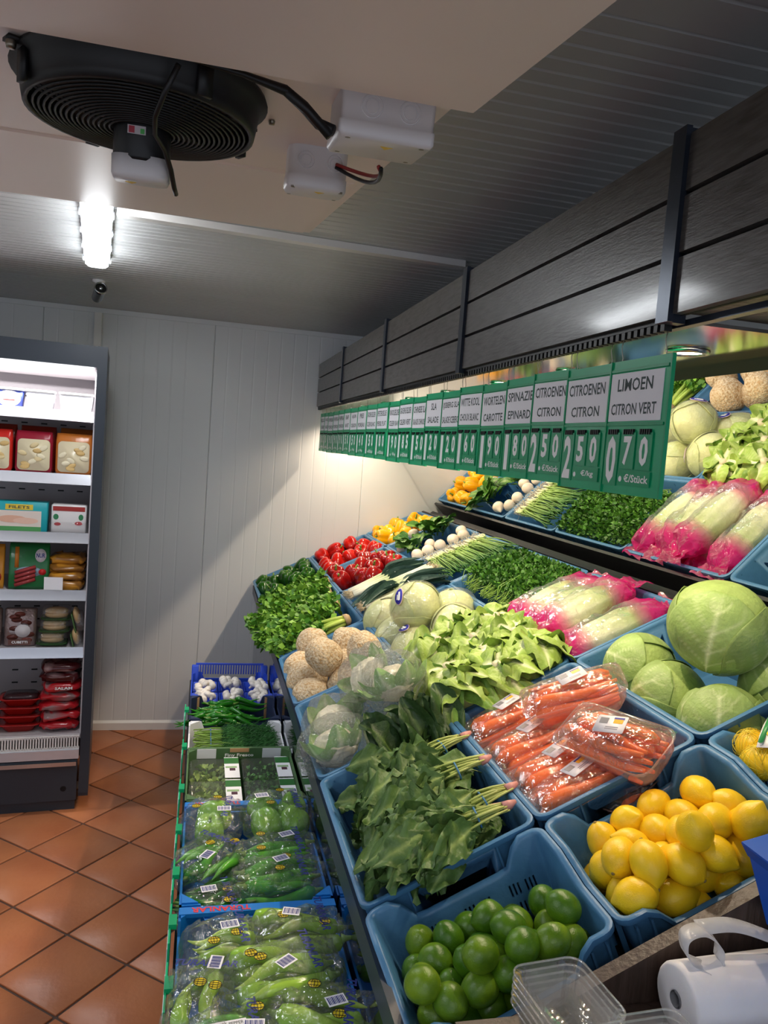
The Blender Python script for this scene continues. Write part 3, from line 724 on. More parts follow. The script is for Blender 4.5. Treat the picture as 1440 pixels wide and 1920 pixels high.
P = relax([at(x, y, -.066+.012*math.sin(i*2.4)) for i, (x, y) in enumerate(lp)], .0305, *EBL(0), k=.88, it=25)
W = [S(*p) for p in P]
for p, lb, i in zip(P, rank_labels(W, 'green lime in the cut-away crate, {row} row from front, {col} from left'), range(99)):
    o = solo('lime', limes[i % 3], lb, 'lime', SM(*p) @ T(0, 0, 0, *rot_rand(rg)), 'limes in the near crate')
    part('stem_button', button, o, T(0, 0, .0325))
# a hidden lower layer keeps the heap from hanging in the air
lp = zpx([(770, 435), (1015, 365), (1215, 435), (605, 550), (445, 670), (930, 490), (885, 605), (1060, 560), (1165, 620), (660, 670), (365, 850), (565, 820), (785, 750), (1050, 790), (670, 880), (870, 910), (590, 960), (1050, 930), (1310, 790), (1290, 560), (1380, 500), (1200, 790), (740, 600), (470, 970), (1250, 850)], 1000, 1380, 3.2727)
P = relax([at(x, y, -.050+.012*math.sin(i*2.4)) for i, (x, y) in enumerate(lp)], .0345, *EBL(1), k=.90, it=25)
W = [S(*p) for p in P]
for p, lb, i in zip(P, rank_labels(W, 'yellow lemon in the cut-away crate, {row} row from front, {col} from left'), range(99)):
    o = solo('lemon', lemons[i % 3], lb, 'lemon', SM(*p) @ T(0, 0, 0, *rot_rand(rg)), 'loose lemons in the near crate')
    part('stem_button', button, o, T(0, 0, -.0425, rx=pi))
def under_layer(name, me, r, b, n, nz, label, cat, group, rad):
    """what lies beneath the heap: fruit one cannot tell apart in the picture"""
    q = 0
    for i in range(n[0]):
        for j in range(n[1]):
            u = b[0][0]+rad+(b[1][0]-b[0][0]-2*rad)*i/max(1, n[0]-1); y = b[0][1]+rad+(b[1][1]-b[0][1]-2*rad)*j/max(1, n[1]-1)
            solo(name, me, label, cat, SM(u, y, nz) @ T(0, 0, 0, *rot_rand(rg)), group)
under_layer('lime', limes[0], 0, EBL(0), (5, 4), -.132, 'dark green lime at the bottom of the lime heap', 'lime', 'limes under the heap', .029)
under_layer('lemon', lemons[0], 1, EBL(1), (4, 3), -.128, 'lemon at the bottom of the lemon heap', 'lemon', 'lemons under the heap', .036)

# ---- netted lemons in row 3
def net_mesh(pts, rad):
    b = MB()
    for p in pts:
        for k in range(7):
            a = k*pi/7
            for s_ in (1, -1):
                th = np.linspace(0, 2*pi, 19)
                q = np.stack([np.cos(th)*math.cos(a)*1.0, np.cos(th)*math.sin(a), np.sin(th)], -1)
                if s_ < 0: q = q[:, [2, 0, 1]]
                b.add(tube(q*rad+np.array(p), .0007, 3, False))
    return b.mesh('net', M_net)
for j, (px, py, rz) in enumerate(((1405, 1420, .4), (1475, 1400, 1.2), (1440, 1520, .2))):
    c = at(px, py, -.015)
    t = thing('lemon_net', ('yellow net of lemons with printed label beside the blue box', 'yellow net of lemons at the right edge', 'yellow net of lemons lower in the crate')[j], 'lemon net', SM(min(max(c[0], row(2)+.10), row(2)+.29), min(max(c[1], YE-.05), YE+.05), c[2]-.02-(j == 2)*.05, rz=rz), 'netted lemons')
    pts = [(-.036, 0, 0), (.036, .004, .002), (0, -.060, -.004), (.0, .058, 0)]
    for i, p in enumerate(pts): part('lemon', lemons[i % 3], t, T(*p, *rot_rand(rg)))
    part('net', net_mesh(pts, .038), t)
    if j == 0:
        lb = part('printed_band', mk('printed_band', M_printg, (thick(grid(np.array([[(x, y, .046+.004*math.cos(x*40)) for y in np.linspace(-.024, .024, 4)] for x in np.linspace(-.06, .06, 8)])), .0008), L('#e8e6ea'))), t, T(.01, 0, 0, rz=.25))
        for nm, cx, cy, sx, sy, cl in (('green_strip', 0, .016, .11, .010, '#2f8a4c'), ('violet_strip', .03, -.014, .05, .014, '#3a2f9a'), ('yellow_seal', -.02, 0, .022, .022, '#ecd646')):
            part(nm, mk(nm, M_print, (loft([[(x, y, z) for x, y in rrect(sx, sy, min(sx, sy)*.48, 4)] for z in (.0502, .0508)]), L(cl))), lb, T(cx, cy, 0))
        v, f = text('Quality', .040, .009, 0, 0)
        part('lettering', flat('lettering', M_digit, ((v[:, [0, 2, 1]]*np.array([1, 1, 1]), f),)), lb, T(.03, -.014, .0512))

# ---- bell peppers
def pepper(seed, h=1.05, lob=4):
    nz = Noise(seed, 1.2); ph = seed
    def f(U, W):
        d = np.stack([np.sin(W)*np.cos(U), np.sin(W)*np.sin(U), np.cos(W)], -1)
        r = np.sin(W)**.72*(1-.10*np.cos(W)*-1*.6)*(.70+.34*np.abs(np.cos(lob/2*U+ph))**.6)*(1+.06*nz(d))
        z = h*np.cos(W)*(1+.04*nz(d*1.3+3)); z = z-.42*np.exp(-(r/.40)**2)*(np.cos(W) > 0)+.20*np.exp(-(r/.3)**2)*(np.cos(W) < 0)
        return np.stack([r*np.cos(U), r*np.sin(U), z], -1)*.053
    return f
def pepper_set(c1, c2):
    out = []
    for s_, h, lb in ((1, 1.02, 4), (2, 1.12, 3), (3, .95, 4)):
        v, f = uv(pepper(s_, h, lb), 28, 18)
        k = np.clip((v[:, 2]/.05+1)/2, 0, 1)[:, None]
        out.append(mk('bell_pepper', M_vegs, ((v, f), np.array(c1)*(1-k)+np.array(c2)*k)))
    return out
ST = mk('stem', M_veg, (tube([(0, 0, .026), (.001, 0, .036), (.004, .001, .048), (.010, .002, .058)], [.011, .006, .0045, .0055], 8), L('#6f9440')))
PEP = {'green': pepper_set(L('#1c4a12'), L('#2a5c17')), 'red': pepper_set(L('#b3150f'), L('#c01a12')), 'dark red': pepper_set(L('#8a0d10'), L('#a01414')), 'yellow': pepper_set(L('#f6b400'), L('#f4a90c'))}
def pepper_pile(col, r, k, pix, n0, where, rad=.042, per=4, extra=()):
    P = relax([at(x, y, n0) for x, y in pix], rad, *bounds(r, k)); W = [S(*p) for p in P]
    for p, lb, i in zip(P, rank_labels(W, col+' bell pepper in '+where+', {row} row from front, {col} from left', per), range(99)):
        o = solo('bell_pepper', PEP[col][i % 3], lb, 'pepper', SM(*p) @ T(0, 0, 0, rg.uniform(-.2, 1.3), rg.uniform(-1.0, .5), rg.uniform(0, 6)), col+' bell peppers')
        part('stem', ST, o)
pepper_pile('green', 0, 0, zpx([(630, 170), (620, 290), (850, 170), (890, 250), (330, 320), (350, 420), (480, 330), (790, 110), (740, 310), (480, 440)], 440, 1040, 6.4), -.035, 'far corner crate')
pepper_pile('red', 1, 0, zpx([(555, 450), (485, 495), (575, 530), (640, 475), (700, 495), (425, 585), (410, 520), (500, 560), (610, 515), (470, 610)], 460, 860, 2.88), -.02, 'far middle crate')
pepper_pile('dark red', 1, 1, zpx([(630, 535), (625, 585), (700, 590), (775, 545), (520, 660), (480, 610), (580, 620), (640, 640), (720, 540), (810, 565), (690, 640)], 460, 860, 2.88), -.02, 'second middle crate')
pepper_pile('yellow', 2, 0, zpx([(785, 345), (850, 380), (915, 335), (965, 350), (740, 425), (820, 440), (775, 400), (870, 415), (1000, 360), (720, 400)], 460, 860, 2.88), -.02, 'far upper crate')
under = {'green': (0, 0), 'red': (1, 0), 'dark red': (1, 1), 'yellow': (2, 0)}
for col, (r, k) in under.items():
    b = bounds(r, k, .02)
    for i in range(2):
        for j in range(3):
            solo('bell_pepper', PEP[col][(i+j) % 3], col+' bell pepper at the bottom of its crate', 'pepper', SM(b[0][0]+.12+.14*i, b[0][1]+.12+.17*j, -.122) @ T(0, 0, 0, *rot_rand(rg)), col+' bell peppers under the heap')

# ---- long green peppers / chillies
def horn(Ln, R, bend, c1, c2, n=14, seg=9, wob=.0, seed=0):
    t = np.linspace(0, 1, n); nz = Noise(seed, 5)
    P = np.stack([t*Ln, bend*Ln*np.sin(t*pi*.9)+wob*Ln*np.sin(t*9+seed), .06*Ln*np.sin(t*5+seed)], -1)
    rr = R*np.clip(1.0-t**2.2*.93, .05, 1)*np.clip(t*9+.35, 0, 1)*(1+.06*np.sin(t*13+seed))
    b = MB(); v, f = tube(P, rr, seg)
    k = (t.repeat(seg))[:, None]; b.add((v, f), np.array(c1)*(1-k)+np.array(c2)*k)
    return b.mesh('long_pepper', M_vegs), mk('stem', M_veg, (tube([(.004, 0, 0), (-.006, .001, .001), (-.020, .004, .004)], [R*.62, R*.34, R*.22], 6), L('#6f9440')))
CHI = [horn(.12, .0085, b_, L('#1d6a16'), L('#2c7d18'), seed=i) for i, b_ in enumerate((.06, -.10, .14))]
HORN = [horn(.19, .021, b_, L('#8cc03c'), L('#b4d254'), wob=.02, seed=i+5) for i, b_ in enumerate((.07, -.08, .12))]
LGP = [horn(.17, .017, b_, L('#459c2c'), L('#66b43a'), wob=.012, seed=i+9) for i, b_ in enumerate((.05, -.07, .10))]
b = bounds(0, 1, .03); P = []
for i in range(14): P.append((b[0][0]+.05+rg.uniform(0, .12), b[1][1]-.04-.05*i*.55, -.035+.02*rg.random()))
for i, p in enumerate(P):
    me, sm_ = LGP[i % 3]
    o = solo('long_pepper', me, 'long green pepper half under the celery, %s from the far end' % ORD[i % 14], 'pepper', SM(*p, rz=rg.uniform(-.5, .5)), 'long green peppers beside the celery'); part('stem', sm_, o)

# ---- leaves and leafy masses
def leaf_mesh(Ln, Wd, c_edge, c_rib, curl=.25, wave=.10, seed=0, stalk=.0, nl=12, nw=7, shape=.8, droop=.0, frill=0., cup=.25, name='leaf', wf=1.):
    t = np.linspace(0, 1, nl)[:, None]; s_ = np.linspace(-1, 1, nw)[None, :]; nz = Noise(seed, 1.6)
    wd = Wd/2*np.clip(np.sin(pi*np.clip((t-stalk)/(1-stalk), 0, 1)**shape), 0, 1)**.75+.0035
    x = Ln*t+0*s_; y = wd*s_*(1-.10*frill*np.abs(s_))
    q = np.stack([x*14*wf, y*22*wf, 0*x], -1)
    z = curl*Ln*np.sin(t*pi*.8)-droop*Ln*t**2+cup*wd*s_**2+wave*Wd*(nz(q)*.35)*np.clip(np.abs(s_)+.15, 0, 1)+frill*Wd*.13*np.sin(t*19+seed+s_*2)*np.abs(s_)**2
    P = np.stack([x, y, z], -1); v, f = grid(P)
    rib = np.exp(-(s_/.14)**2)+.35*np.clip(np.cos((t*9-np.abs(s_)*2.2)*2*pi)-.55, 0, 1)*(np.abs(s_) < .85)
    k = np.clip(rib+0*t, 0, 1)*np.clip(1.15-t*.7, .25, 1); k = k.reshape(-1, 1)
    c = np.array(c_edge)*(1-k)+np.array(c_rib)*k
    c = c*(1+.12*nz(q*.6).reshape(-1, 1)*.5)
    return mk(name, M_leaf, ((v, f), np.clip(c, 0, 1)))
def leaflets(N, gen, size, cols, seed, lob=3):
    """many tiny lobed leaflets; gen(rng,N) -> centres and directions"""
    r = np.random.default_rng(seed); C, D = gen(r, N); V = []; F = []; K = []
    base = np.array([(0, 0, 0), (.55, .42, .06), (.95, .20, .0), (1.15, 0, -.05), (.95, -.20, .0), (.55, -.42, .06), (.45, 0, .10)])
    fc = [(0, 6, 1), (1, 6, 2), (2, 6, 3), (3, 6, 4), (4, 6, 5), (5, 6, 0)]
    cs = np.array(cols)
    for i in range(N):
        d = D[i]/np.linalg.norm(D[i]); a = r.normal(size=3); x = np.cross(d, a); x /= np.linalg.norm(x)+1e-9; z = np.cross(d, x)
        Mx = np.stack([d, x, z], 1); s_ = size*r.uniform(.6, 1.3); n = len(V)*7
        V.append(base@Mx.T*s_+C[i]); F += [tuple(j+i*7 for j in q) for q in fc]
        k = r.random(); c = cs[0]*(1-k)+cs[1]*k; K.append(np.tile(c*r.uniform(.7, 1.25), (7, 1)))
    return (np.concatenate(V), F), np.clip(np.concatenate(K), 0, 1)
def strands(N, p0f, p1f, rad, c0, c1, seed, bend=.02, seg=4, n=3):
    r = np.random.default_rng(seed); b = MB()
    for i in range(N):
        p0 = np.array(p0f(r)); p1 = np.array(p1f(r, p0)); v, f = tube(arc(p0, p1, r.normal(0, bend, 3), seg), rad*r.uniform(.8, 1.2), n)
        k = np.linspace(0, 1, seg).repeat(n)[:, None]; b.add((v, f), np.array(c0)*(1-k)+np.array(c1)*k)
    return b

# spinach bunches: u runs from leaf tips (left) to roots (right)
SPL = [leaf_mesh(.155, .062, L('#527238'), L('#9cb066'), curl=.10, wave=.85, seed=s_, stalk=.18, shape=.8, nl=22, nw=11, wf=2.6) for s_ in (1, 2, 3, 4)]
SPB = [leaf_mesh(.19, .085, L('#314f26'), L('#6d8a48'), curl=.08, wave=.6, seed=s_, stalk=.12, shape=.75, nl=22, nw=11, wf=2.4) for s_ in (6, 7)]
tie = mk('tie', mat('blue_tie', L('#3f78a8'), .4), (tube([(.0, .030*math.cos(t), .017*math.sin(t)) for t in np.linspace(0, 2*pi, 17)], .0022, 5, False),))
def spinach(u, y, n, rz, seed, label, big=False):
    r = random.Random(seed); t = thing('spinach_bunch', label, 'spinach', SM(u, y, n, rz=rz), 'spinach bunches')
    b = MB()
    for i in range(16):
        yy = r.uniform(-.028, .028); z = r.uniform(-.012, .016); v, f = tube(arc((.0, yy*1.5, z), (.15+r.uniform(-.02, .015), yy*.45, z*.5), (0, r.uniform(-.01, .01), r.uniform(0, .012)), 6), [.0022, .0026, .0028, .003, .003, .0022], 5)
        k = np.linspace(0, 1, 6).repeat(5)[:, None]; c = np.array(L('#7f9a48'))*(1-k)+np.array(L('#b9c273'))*k
        b.add((v, f), c)
    b.add(tube([(.145, 0, 0), (.16, 0, 0), (.175, .003, 0)], [.012, .010, .004], 7), L('#c98d86'))
    part('stems', b.mesh('stems', M_veg), t, label='pale stems with pinkish roots')
    part('tie', tie, t, T(.085, 0, .002))
    for i in range(26):
        me = SPL[r.randrange(4)]
        part('leaf', me, t, T(r.uniform(-.02, .09), r.uniform(-.05, .05), r.uniform(-.015, .035), rz=pi+r.uniform(-.6, .6), ry=r.uniform(-.05, .30), rx=r.uniform(-.9, .9)))
    return t
b0_, b1_ = bounds(0, 5)
spec = [((760, 1598), .0, 'nearest spinach bunch along the front rim of the crate'), ((830, 1572), -.10, 'second spinach bunch from the front, stems to the right'), ((855, 1530), .05, 'third spinach bunch from the front with blue tie'), ((800, 1480), -.08, 'fourth spinach bunch from the front'), ((790, 1425), .12, 'fifth spinach bunch, darkest, near the cauliflowers')]
for i, (p, rz, lb) in enumerate(spec):
    c = at(*p, .005); spinach(min(max(c[0], .185), .245), c[1], .004+.012*(i % 2), rz, 20+i, lb)
r = random.Random(5)
t = thing('spinach_bunch', 'upright spinach bunch with large leaves leaning on the cauliflower crate', 'spinach', SM(.295, ky(5)-.085, -.05), 'spinach bunches')
for i in range(13):
    part('leaf', SPB[i % 2], t, T(r.uniform(-.06, .10), r.uniform(-.02, .02), r.uniform(-.02, .02), rz=pi*.5+r.uniform(-.7, .9), ry=-pi/2*.60+r.uniform(-.2, .3), rx=r.uniform(-.5, .5)))
part('stems', strands(14, lambda q: (q.uniform(-.03, .03), q.uniform(-.02, .02), -.06), lambda q, p: (p[0]*1.5, .02, .08), .003, L('#8aa34e'), L('#6d8a3c'), 3).mesh('stems', M_veg), t)
fill = thing('spinach_bunch', 'flattened spinach bunch lying beneath the others in its crate', 'spinach', SM(.19, ky(5)-.36, -.070), 'spinach bunches')
for i in range(80): part('leaf', SPL[i % 4], fill, T(r.uniform(-.05, .21), r.uniform(-.13, .20), r.uniform(-.03, .06), rz=r.uniform(2.2, 4.1), ry=r.uniform(-.3, .2), rx=r.uniform(-.6, .6)))

# celery heads
def celery(u, y, n, rz, seed, label, Nl=420, far=.0):
    r = random.Random(seed); t = thing('celery_head', label, 'celery', SM(u, y, n, rz=rz), 'celery heads')
    for i in range(11):
        a = i/11*2*pi; rr = .022 if i % 2 else .012
        p0 = np.array((.10, rr*math.cos(a)*.7, rr*math.sin(a)*.7)); p1 = np.array((-.10, rr*2.6*math.cos(a), rr*1.9*math.sin(a)+.006))
        v, f = tube(arc(p0, p1, (0, 0, .006), 7), [.009, .010, .0095, .008, .007, .006, .004], 7); k = np.linspace(0, 1, 7).repeat(7)[:, None]
        part('stalk', mk('stalk', M_veg, ((v, f), np.array(L('#b8cc5c'))*(1-k)+np.array(L('#6f9a35'))*k)), t)
    part('root_end', mk('root_end', M_veg, (tube([(.095, 0, 0), (.112, 0, 0), (.122, 0, 0)], [.030, .026, .016], 12), L('#b59a72'))), t, label='cut brownish root end')
    def gen(q, N):
        th = q.uniform(0, 2*pi, N); rad = .075*np.sqrt(q.random(N)); x = q.uniform(-.24, far, N)
        C = np.stack([x, rad*np.cos(th)*1.3, np.abs(rad*np.sin(th))*.75-.01+.02*q.random(N)], -1)
        return C, np.stack([-np.ones(N)*.8+q.normal(0, .6, N), q.normal(0, .7, N), q.normal(.25, .5, N)], -1)
    vf, c = leaflets(Nl, gen, .030, (L('#3a7420'), L('#79a836')), seed)
    part('foliage', mk('foliage', M_leafm, (vf, c)), t, kind='stuff')
for i, (dy, u, rz, lb) in enumerate(((1.11, .235, .06, 'celery head with cut root beside the celeriac'), (.96, .19, .12, 'celery head with leaves spilling over the left rim'), (.80, .24, -.06, 'celery head in the middle of the celery crate'), (.64, .17, .10, 'celery head half under its neighbour, darker leaves'), (.48, .25, -.10, 'celery head beside the leeks'), (.33, .27, .05, 'celery head over the long green peppers'))):
    celery(u, ky(1)-dy+.02, -.002+.014*(i % 2), rz, 40+i, lb, 760 if i == 0 else 1000, 0. if i == 0 else .12)

# parsley, spring onions, leeks, turnips
def parsley(u, y, n, seed, label):
    t = thing('parsley_bunch', label, 'parsley', SM(u, y, n), 'parsley bunches')
    part('stems', strands(46, lambda q: (-.14, q.uniform(-.07, .07), q.uniform(-.03, .01)), lambda q, p: (.03, p[1]*1.1, .02), .0017, L('#8fb04c'), L('#3f7a25'), seed).mesh('stems', M_veg), t)
    def gen(q, N):
        x = q.uniform(-.10, .17, N); yy = q.uniform(-.115, .115, N); top = .055*(1-(x/.22)**2)*(1-(yy/.16)**2)
        C = np.stack([x, yy, top-.055*q.random(N)**2.2], -1)
        return C, np.stack([q.normal(.2, .6, N), q.normal(0, .7, N), q.normal(.5, .5, N)], -1)
    vf, c = leaflets(2000, gen, .016, (L('#255518'), L('#55882a')), seed)
    part('foliage', mk('foliage', M_leafm, (vf, c)), t, kind='stuff')
for i, (f_, lb) in enumerate(((.17, 'parsley bunch next to the spring onions'), (.5, 'parsley bunch in the middle of its crate'), (.83, 'parsley bunch beside the pink bags'))):
    parsley(row(2)+.20, ky(3)-PL*f_, -.012, 60+i, lb)
def onions(u, y, n, rz, seed, label):
    t = thing('spring_onion_bunch', label, 'spring onion', SM(u, y, n, rz=rz), 'spring onion bunches')
    part('green_leaves', strands(60, lambda q: (-.10, q.uniform(-.05, .05), q.uniform(-.015, .025)), lambda q, p: (.22+q.uniform(-.05, .05), p[1]*1.2+q.normal(0, .012), p[2]*.6+.005), .0028, L('#a3c268'), L('#2f6428'), seed, .012, 6, 5).mesh('green_leaves', M_veg), t)
    part('white_bulbs', strands(60, lambda q: (-.155, q.uniform(-.05, .05), q.uniform(-.015, .028)), lambda q, p: (-.09, p[1], p[2]), .0042, L('#e9e3d0'), L('#c3d28e'), seed, .003, 4, 5).mesh('white_bulbs', M_veg), t, kind='stuff')
    part('roots', strands(170, lambda q: (-.155, q.uniform(-.05, .05), q.uniform(-.012, .03)), lambda q, p: (-.19+q.normal(0, .012), p[1]+q.normal(0, .015), p[2]+q.normal(.004, .012)), .0009, L('#ddd3bd'), L('#c9b99a'), seed+1, .006, 4, 3).mesh('roots', M_veg), t, kind='stuff')
for i, (p, lb) in enumerate((((855, 1062), 'spring onion bunch with roots toward the turnips, on the left'), ((890, 1040), 'spring onion bunch in the middle of its crate'), ((930, 1030), 'spring onion bunch at the mirror side'))):
    c = at(*p, .0); onions(row(2)+.085+.115*i, ky(2)-.29, .0, -pi/2+.06*(i-1), 70+i, lb)
def leek(t, y, z, r, seed):
    v, f = tube([(.17, y*.8, z), (.10, y*.8, z), (.03, y, z), (-.03, y, z+.002), (-.06, y*1.1, z)], [.010, .0115, .012, .0125, .010], 8)
    k = np.linspace(0, 1, 5).repeat(8)[:, None]; k = np.clip(k*1.4-.2, 0, 1)
    o = part('shaft', mk('shaft', M_veg, ((v, f), np.array(L('#e6e3cf'))*(1-k)+np.array(L('#8aa565'))*k)), t)
    part('roots', strands(16, lambda q: (.17, y*.8+q.normal(0, .004), z), lambda q, p: (.195+q.normal(0, .006), p[1]+q.normal(0, .008), z+q.normal(0, .006)), .0009, L('#d9cdb2'), L('#bda987'), seed, .004, 3, 3).mesh('roots', M_veg), o, kind='stuff')
LKL = [leaf_mesh(.20, .040, L('#34504a'), L('#6d8a70'), curl=.06, wave=.25, seed=s_, shape=.55, cup=.9, droop=.12) for s_ in (1, 2, 3)]
def leeks(u, y, n, rz, seed, label):
    r = random.Random(seed); t = thing('leek_bunch', label, 'leek', SM(u, y, n, rz=rz), 'leek bunches')
    for i in range(6): leek(t, (i-2.5)*.021, .010*(i % 2), r, seed+i)
    for i in range(14): part('leaf', LKL[i % 3], t, T(-.02+r.uniform(-.02, .02), r.uniform(-.055, .055), r.uniform(-.005, .02), rz=pi+r.uniform(-.35, .35), ry=r.uniform(-.05, .18), rx=r.uniform(-1, 1)))
    part('tie', mk('tie', M_digit, (tube([(-.05, .066*math.cos(a), .026*math.sin(a)+.006) for a in np.linspace(0, 2*pi, 25)], .0022, 5, False),)), t)
for i, (f_, rz, lb) in enumerate(((.22, pi+.1, 'leek bunch with white shafts toward the dark red peppers'), (.50, pi-.12, 'tied leek bunch with white shafts on the left'), (.78, .15, 'leek bunch with roots toward the mirror'), (.90, pi, 'leek bunch with dark leaves near the cabbages'))):
    leeks(row(1)+.20+(.02 if i == 2 else 0), ky(2)-PL*f_, .012+.022*(i % 2)+.035*(i == 2), rz, 80+i, lb)
def turnip(seed, purple):
    nz = Noise(seed, 1.4)
    def f(U, W):
        d = np.stack([np.sin(W)*np.cos(U), np.sin(W)*np.sin(U), np.cos(W)], -1); k = 1+.05*nz(d)
        z = np.cos(W)*.030*k-.020*np.exp(-((pi-W)/.32)**2)
        return np.stack([.033*np.sin(W)*np.cos(U)*k, .033*np.sin(W)*np.sin(U)*k, z], -1)
    v, f_ = uv(f, 20, 14); k = np.clip(v[:, 2:3]/.03*.9+.1, 0, 1)*purple
    return mk('turnip', M_veg, ((v, f_), np.array(L('#ecdcc6'))*(1-k)+np.array(L('#9a4f78'))*k))
TUR = [turnip(1, .15), turnip(2, .1), turnip(3, .9)]
TLV = [leaf_mesh(.11, .065, L('#3f6f22'), L('#7d9c48'), curl=.2, wave=.6, seed=s_, stalk=.2, frill=.2) for s_ in (1, 2, 3)]
pix = zpx([(1165, 390), (1130, 435), (995, 465), (1005, 510), (1200, 425), (895, 400), (855, 450), (825, 485), (1080, 480), (940, 520)], 460, 860, 2.88)
P = relax([at(x, y, .012) for x, y in pix], .033, *bounds(2, 1)); W = [S(*p) for p in P]
for p, lb, i in zip(P, rank_labels(W, 'round turnip among the turnip greens, {row} row from front, {col} from left', 4), range(99)):
    o = solo('turnip', TUR[2 if i in (6, 7) else i % 2], lb, 'turnip', SM(*p) @ T(0, 0, 0, rg.uniform(-1, 1), rg.uniform(-1, 1), rg.uniform(0, 6)), 'turnips')
for i, p in enumerate(((985, 380), (905, 440), (1060, 350))):
    c = at(460+p[0]/2.88, 860+p[1]/2.88, .03)
    t = thing('turnip_greens', ('leafy turnip greens between the white turnips', 'leafy turnip greens beside the purple turnips', 'leafy turnip greens next to the mirror')[i], 'turnip greens', SM(min(max(c[0], row(2)+.09), row(2)+.30), min(max(c[1], ky(2)+.12), ky(1)-.12), -.01), 'turnip greens')
    r = random.Random(i)
    for j in range(15): part('leaf', TLV[j % 3], t, T(r.uniform(-.04, .04), r.uniform(-.06, .06), r.uniform(-.02, .03), rz=r.uniform(0, 6.3), ry=r.uniform(-.7, .0), rx=r.uniform(-.4, .4)))
# ---- celeriac
def celeriac(seed):
    n1, n2 = Noise(seed, 1.6), Noise(seed+50, 5)
    def f(U, W):
        d = np.stack([np.sin(W)*np.cos(U), np.sin(W)*np.sin(U), np.cos(W)], -1)
        k = .069*(1+.125*n1(d)+.022*n2(d)); return d*k[..., None]*np.array([1.0, .95, 1.1])
    return mk('celeriac', M_celr, (uv(f, 30, 22),))
CEL = [celeriac(s_) for s_ in (1, 2, 3)]
pix = zpx([(425, 345), (490, 455), (640, 375), (755, 445), (310, 520), (345, 610), (430, 650), (600, 595), (615, 500)], 460, 1100, 3.2727)
n0s = [.02, .06, .0, .045, -.02, -.02, -.03, -.03, -.04]
P = relax([at(x, y, n) for (x, y), n in zip(pix, n0s)], .069, *bounds(0, 3)); W = [S(*p) for p in P]
for p, lb, i in zip(P, rank_labels(W, 'knobbly beige celeriac root, {row} row from front, {col} from left in its crate', 4), range(99)):
    solo('celeriac', CEL[i % 3], lb, 'celeriac', SM(*p) @ T(0, 0, 0, *rot_rand(rg)), 'celeriac roots')

# ---- cabbages
def cab_shell(R, seed, c_edge, c_vein, spread=1.15, off=1.012, asp=(1, 1, 1), name='outer_leaf', edge=.04):
    """one wrapper leaf: a patch of the head with raised veins, base at -z pole side"""
    nz = Noise(seed, 1.5); na, nb = 36, 29
    t = np.linspace(0, 1, na)[:, None]; s_ = np.linspace(-1, 1, nb)[None, :]
    th = .12+2.1*t                       # from the stem pole upward
    wd = spread*np.sin(pi*np.clip(t*.92+.06, 0, 1))**.6
    U = s_*wd
    d = np.stack([np.sin(th)*np.cos(U), np.sin(th)*np.sin(U), -np.cos(th)+0*U], -1)
    mid = np.exp(-(s_/.05)**2)*(1.1-t); side = np.clip(np.cos((t*5.0-np.abs(s_)*1.7+.15*np.sin(s_*5+seed))*2*pi)-.82, 0, 1)*5.5*np.clip(1.1-np.abs(s_), 0, 1)*(t < .93)
    k = off+.010*mid+.005*side*.5+.022*nz(d*1.5)*.5+edge*np.clip(np.abs(s_)-.8, 0, 1)*3*.3+edge*np.clip(t-.9, 0, 1)*4
    v, f = grid(d*(k*R)[..., None]*np.array(asp))
    m_ = np.clip(mid*.9+side*.38, 0, 1).reshape(-1, 1); c = np.array(c_edge)*(1-m_)+np.array(c_vein)*m_
    c *= (1+.10*nz(d*2.2).reshape(-1, 1))
    return mk(name, M_leaf, (thick((v, f), .0016), np.clip(np.vstack([c, c]), 0, 1)))
def cab_head(R, seed, col, asp):
    nz = Noise(seed, 1.6)
    def f(U, W):
        d = np.stack([np.sin(W)*np.cos(U), np.sin(W)*np.sin(U), np.cos(W)], -1); return d*(R*(1+.02*nz(d)))[..., None]*np.array(asp)
    return mk('head', M_leaf, (uv(f, 28, 20), col))
def cab_kind(R, asp, col, ce, cv, n):
    return cab_head(R, 1, col, asp), [cab_shell(R, s_, ce, cv, 1.0+.15*(s_ % 2), 1.010+.012*(s_ % 3), asp) for s_ in range(n)]
BIG = cab_kind(.112, (1, 1, .95), L('#93a95e'), L('#8ca55c'), L('#dde4b6'), 4)
WHT = cab_kind(.088, (1, 1, 1.22), L('#dde0a8'), L('#d3dba0'), L('#f2f1d2'), 4)
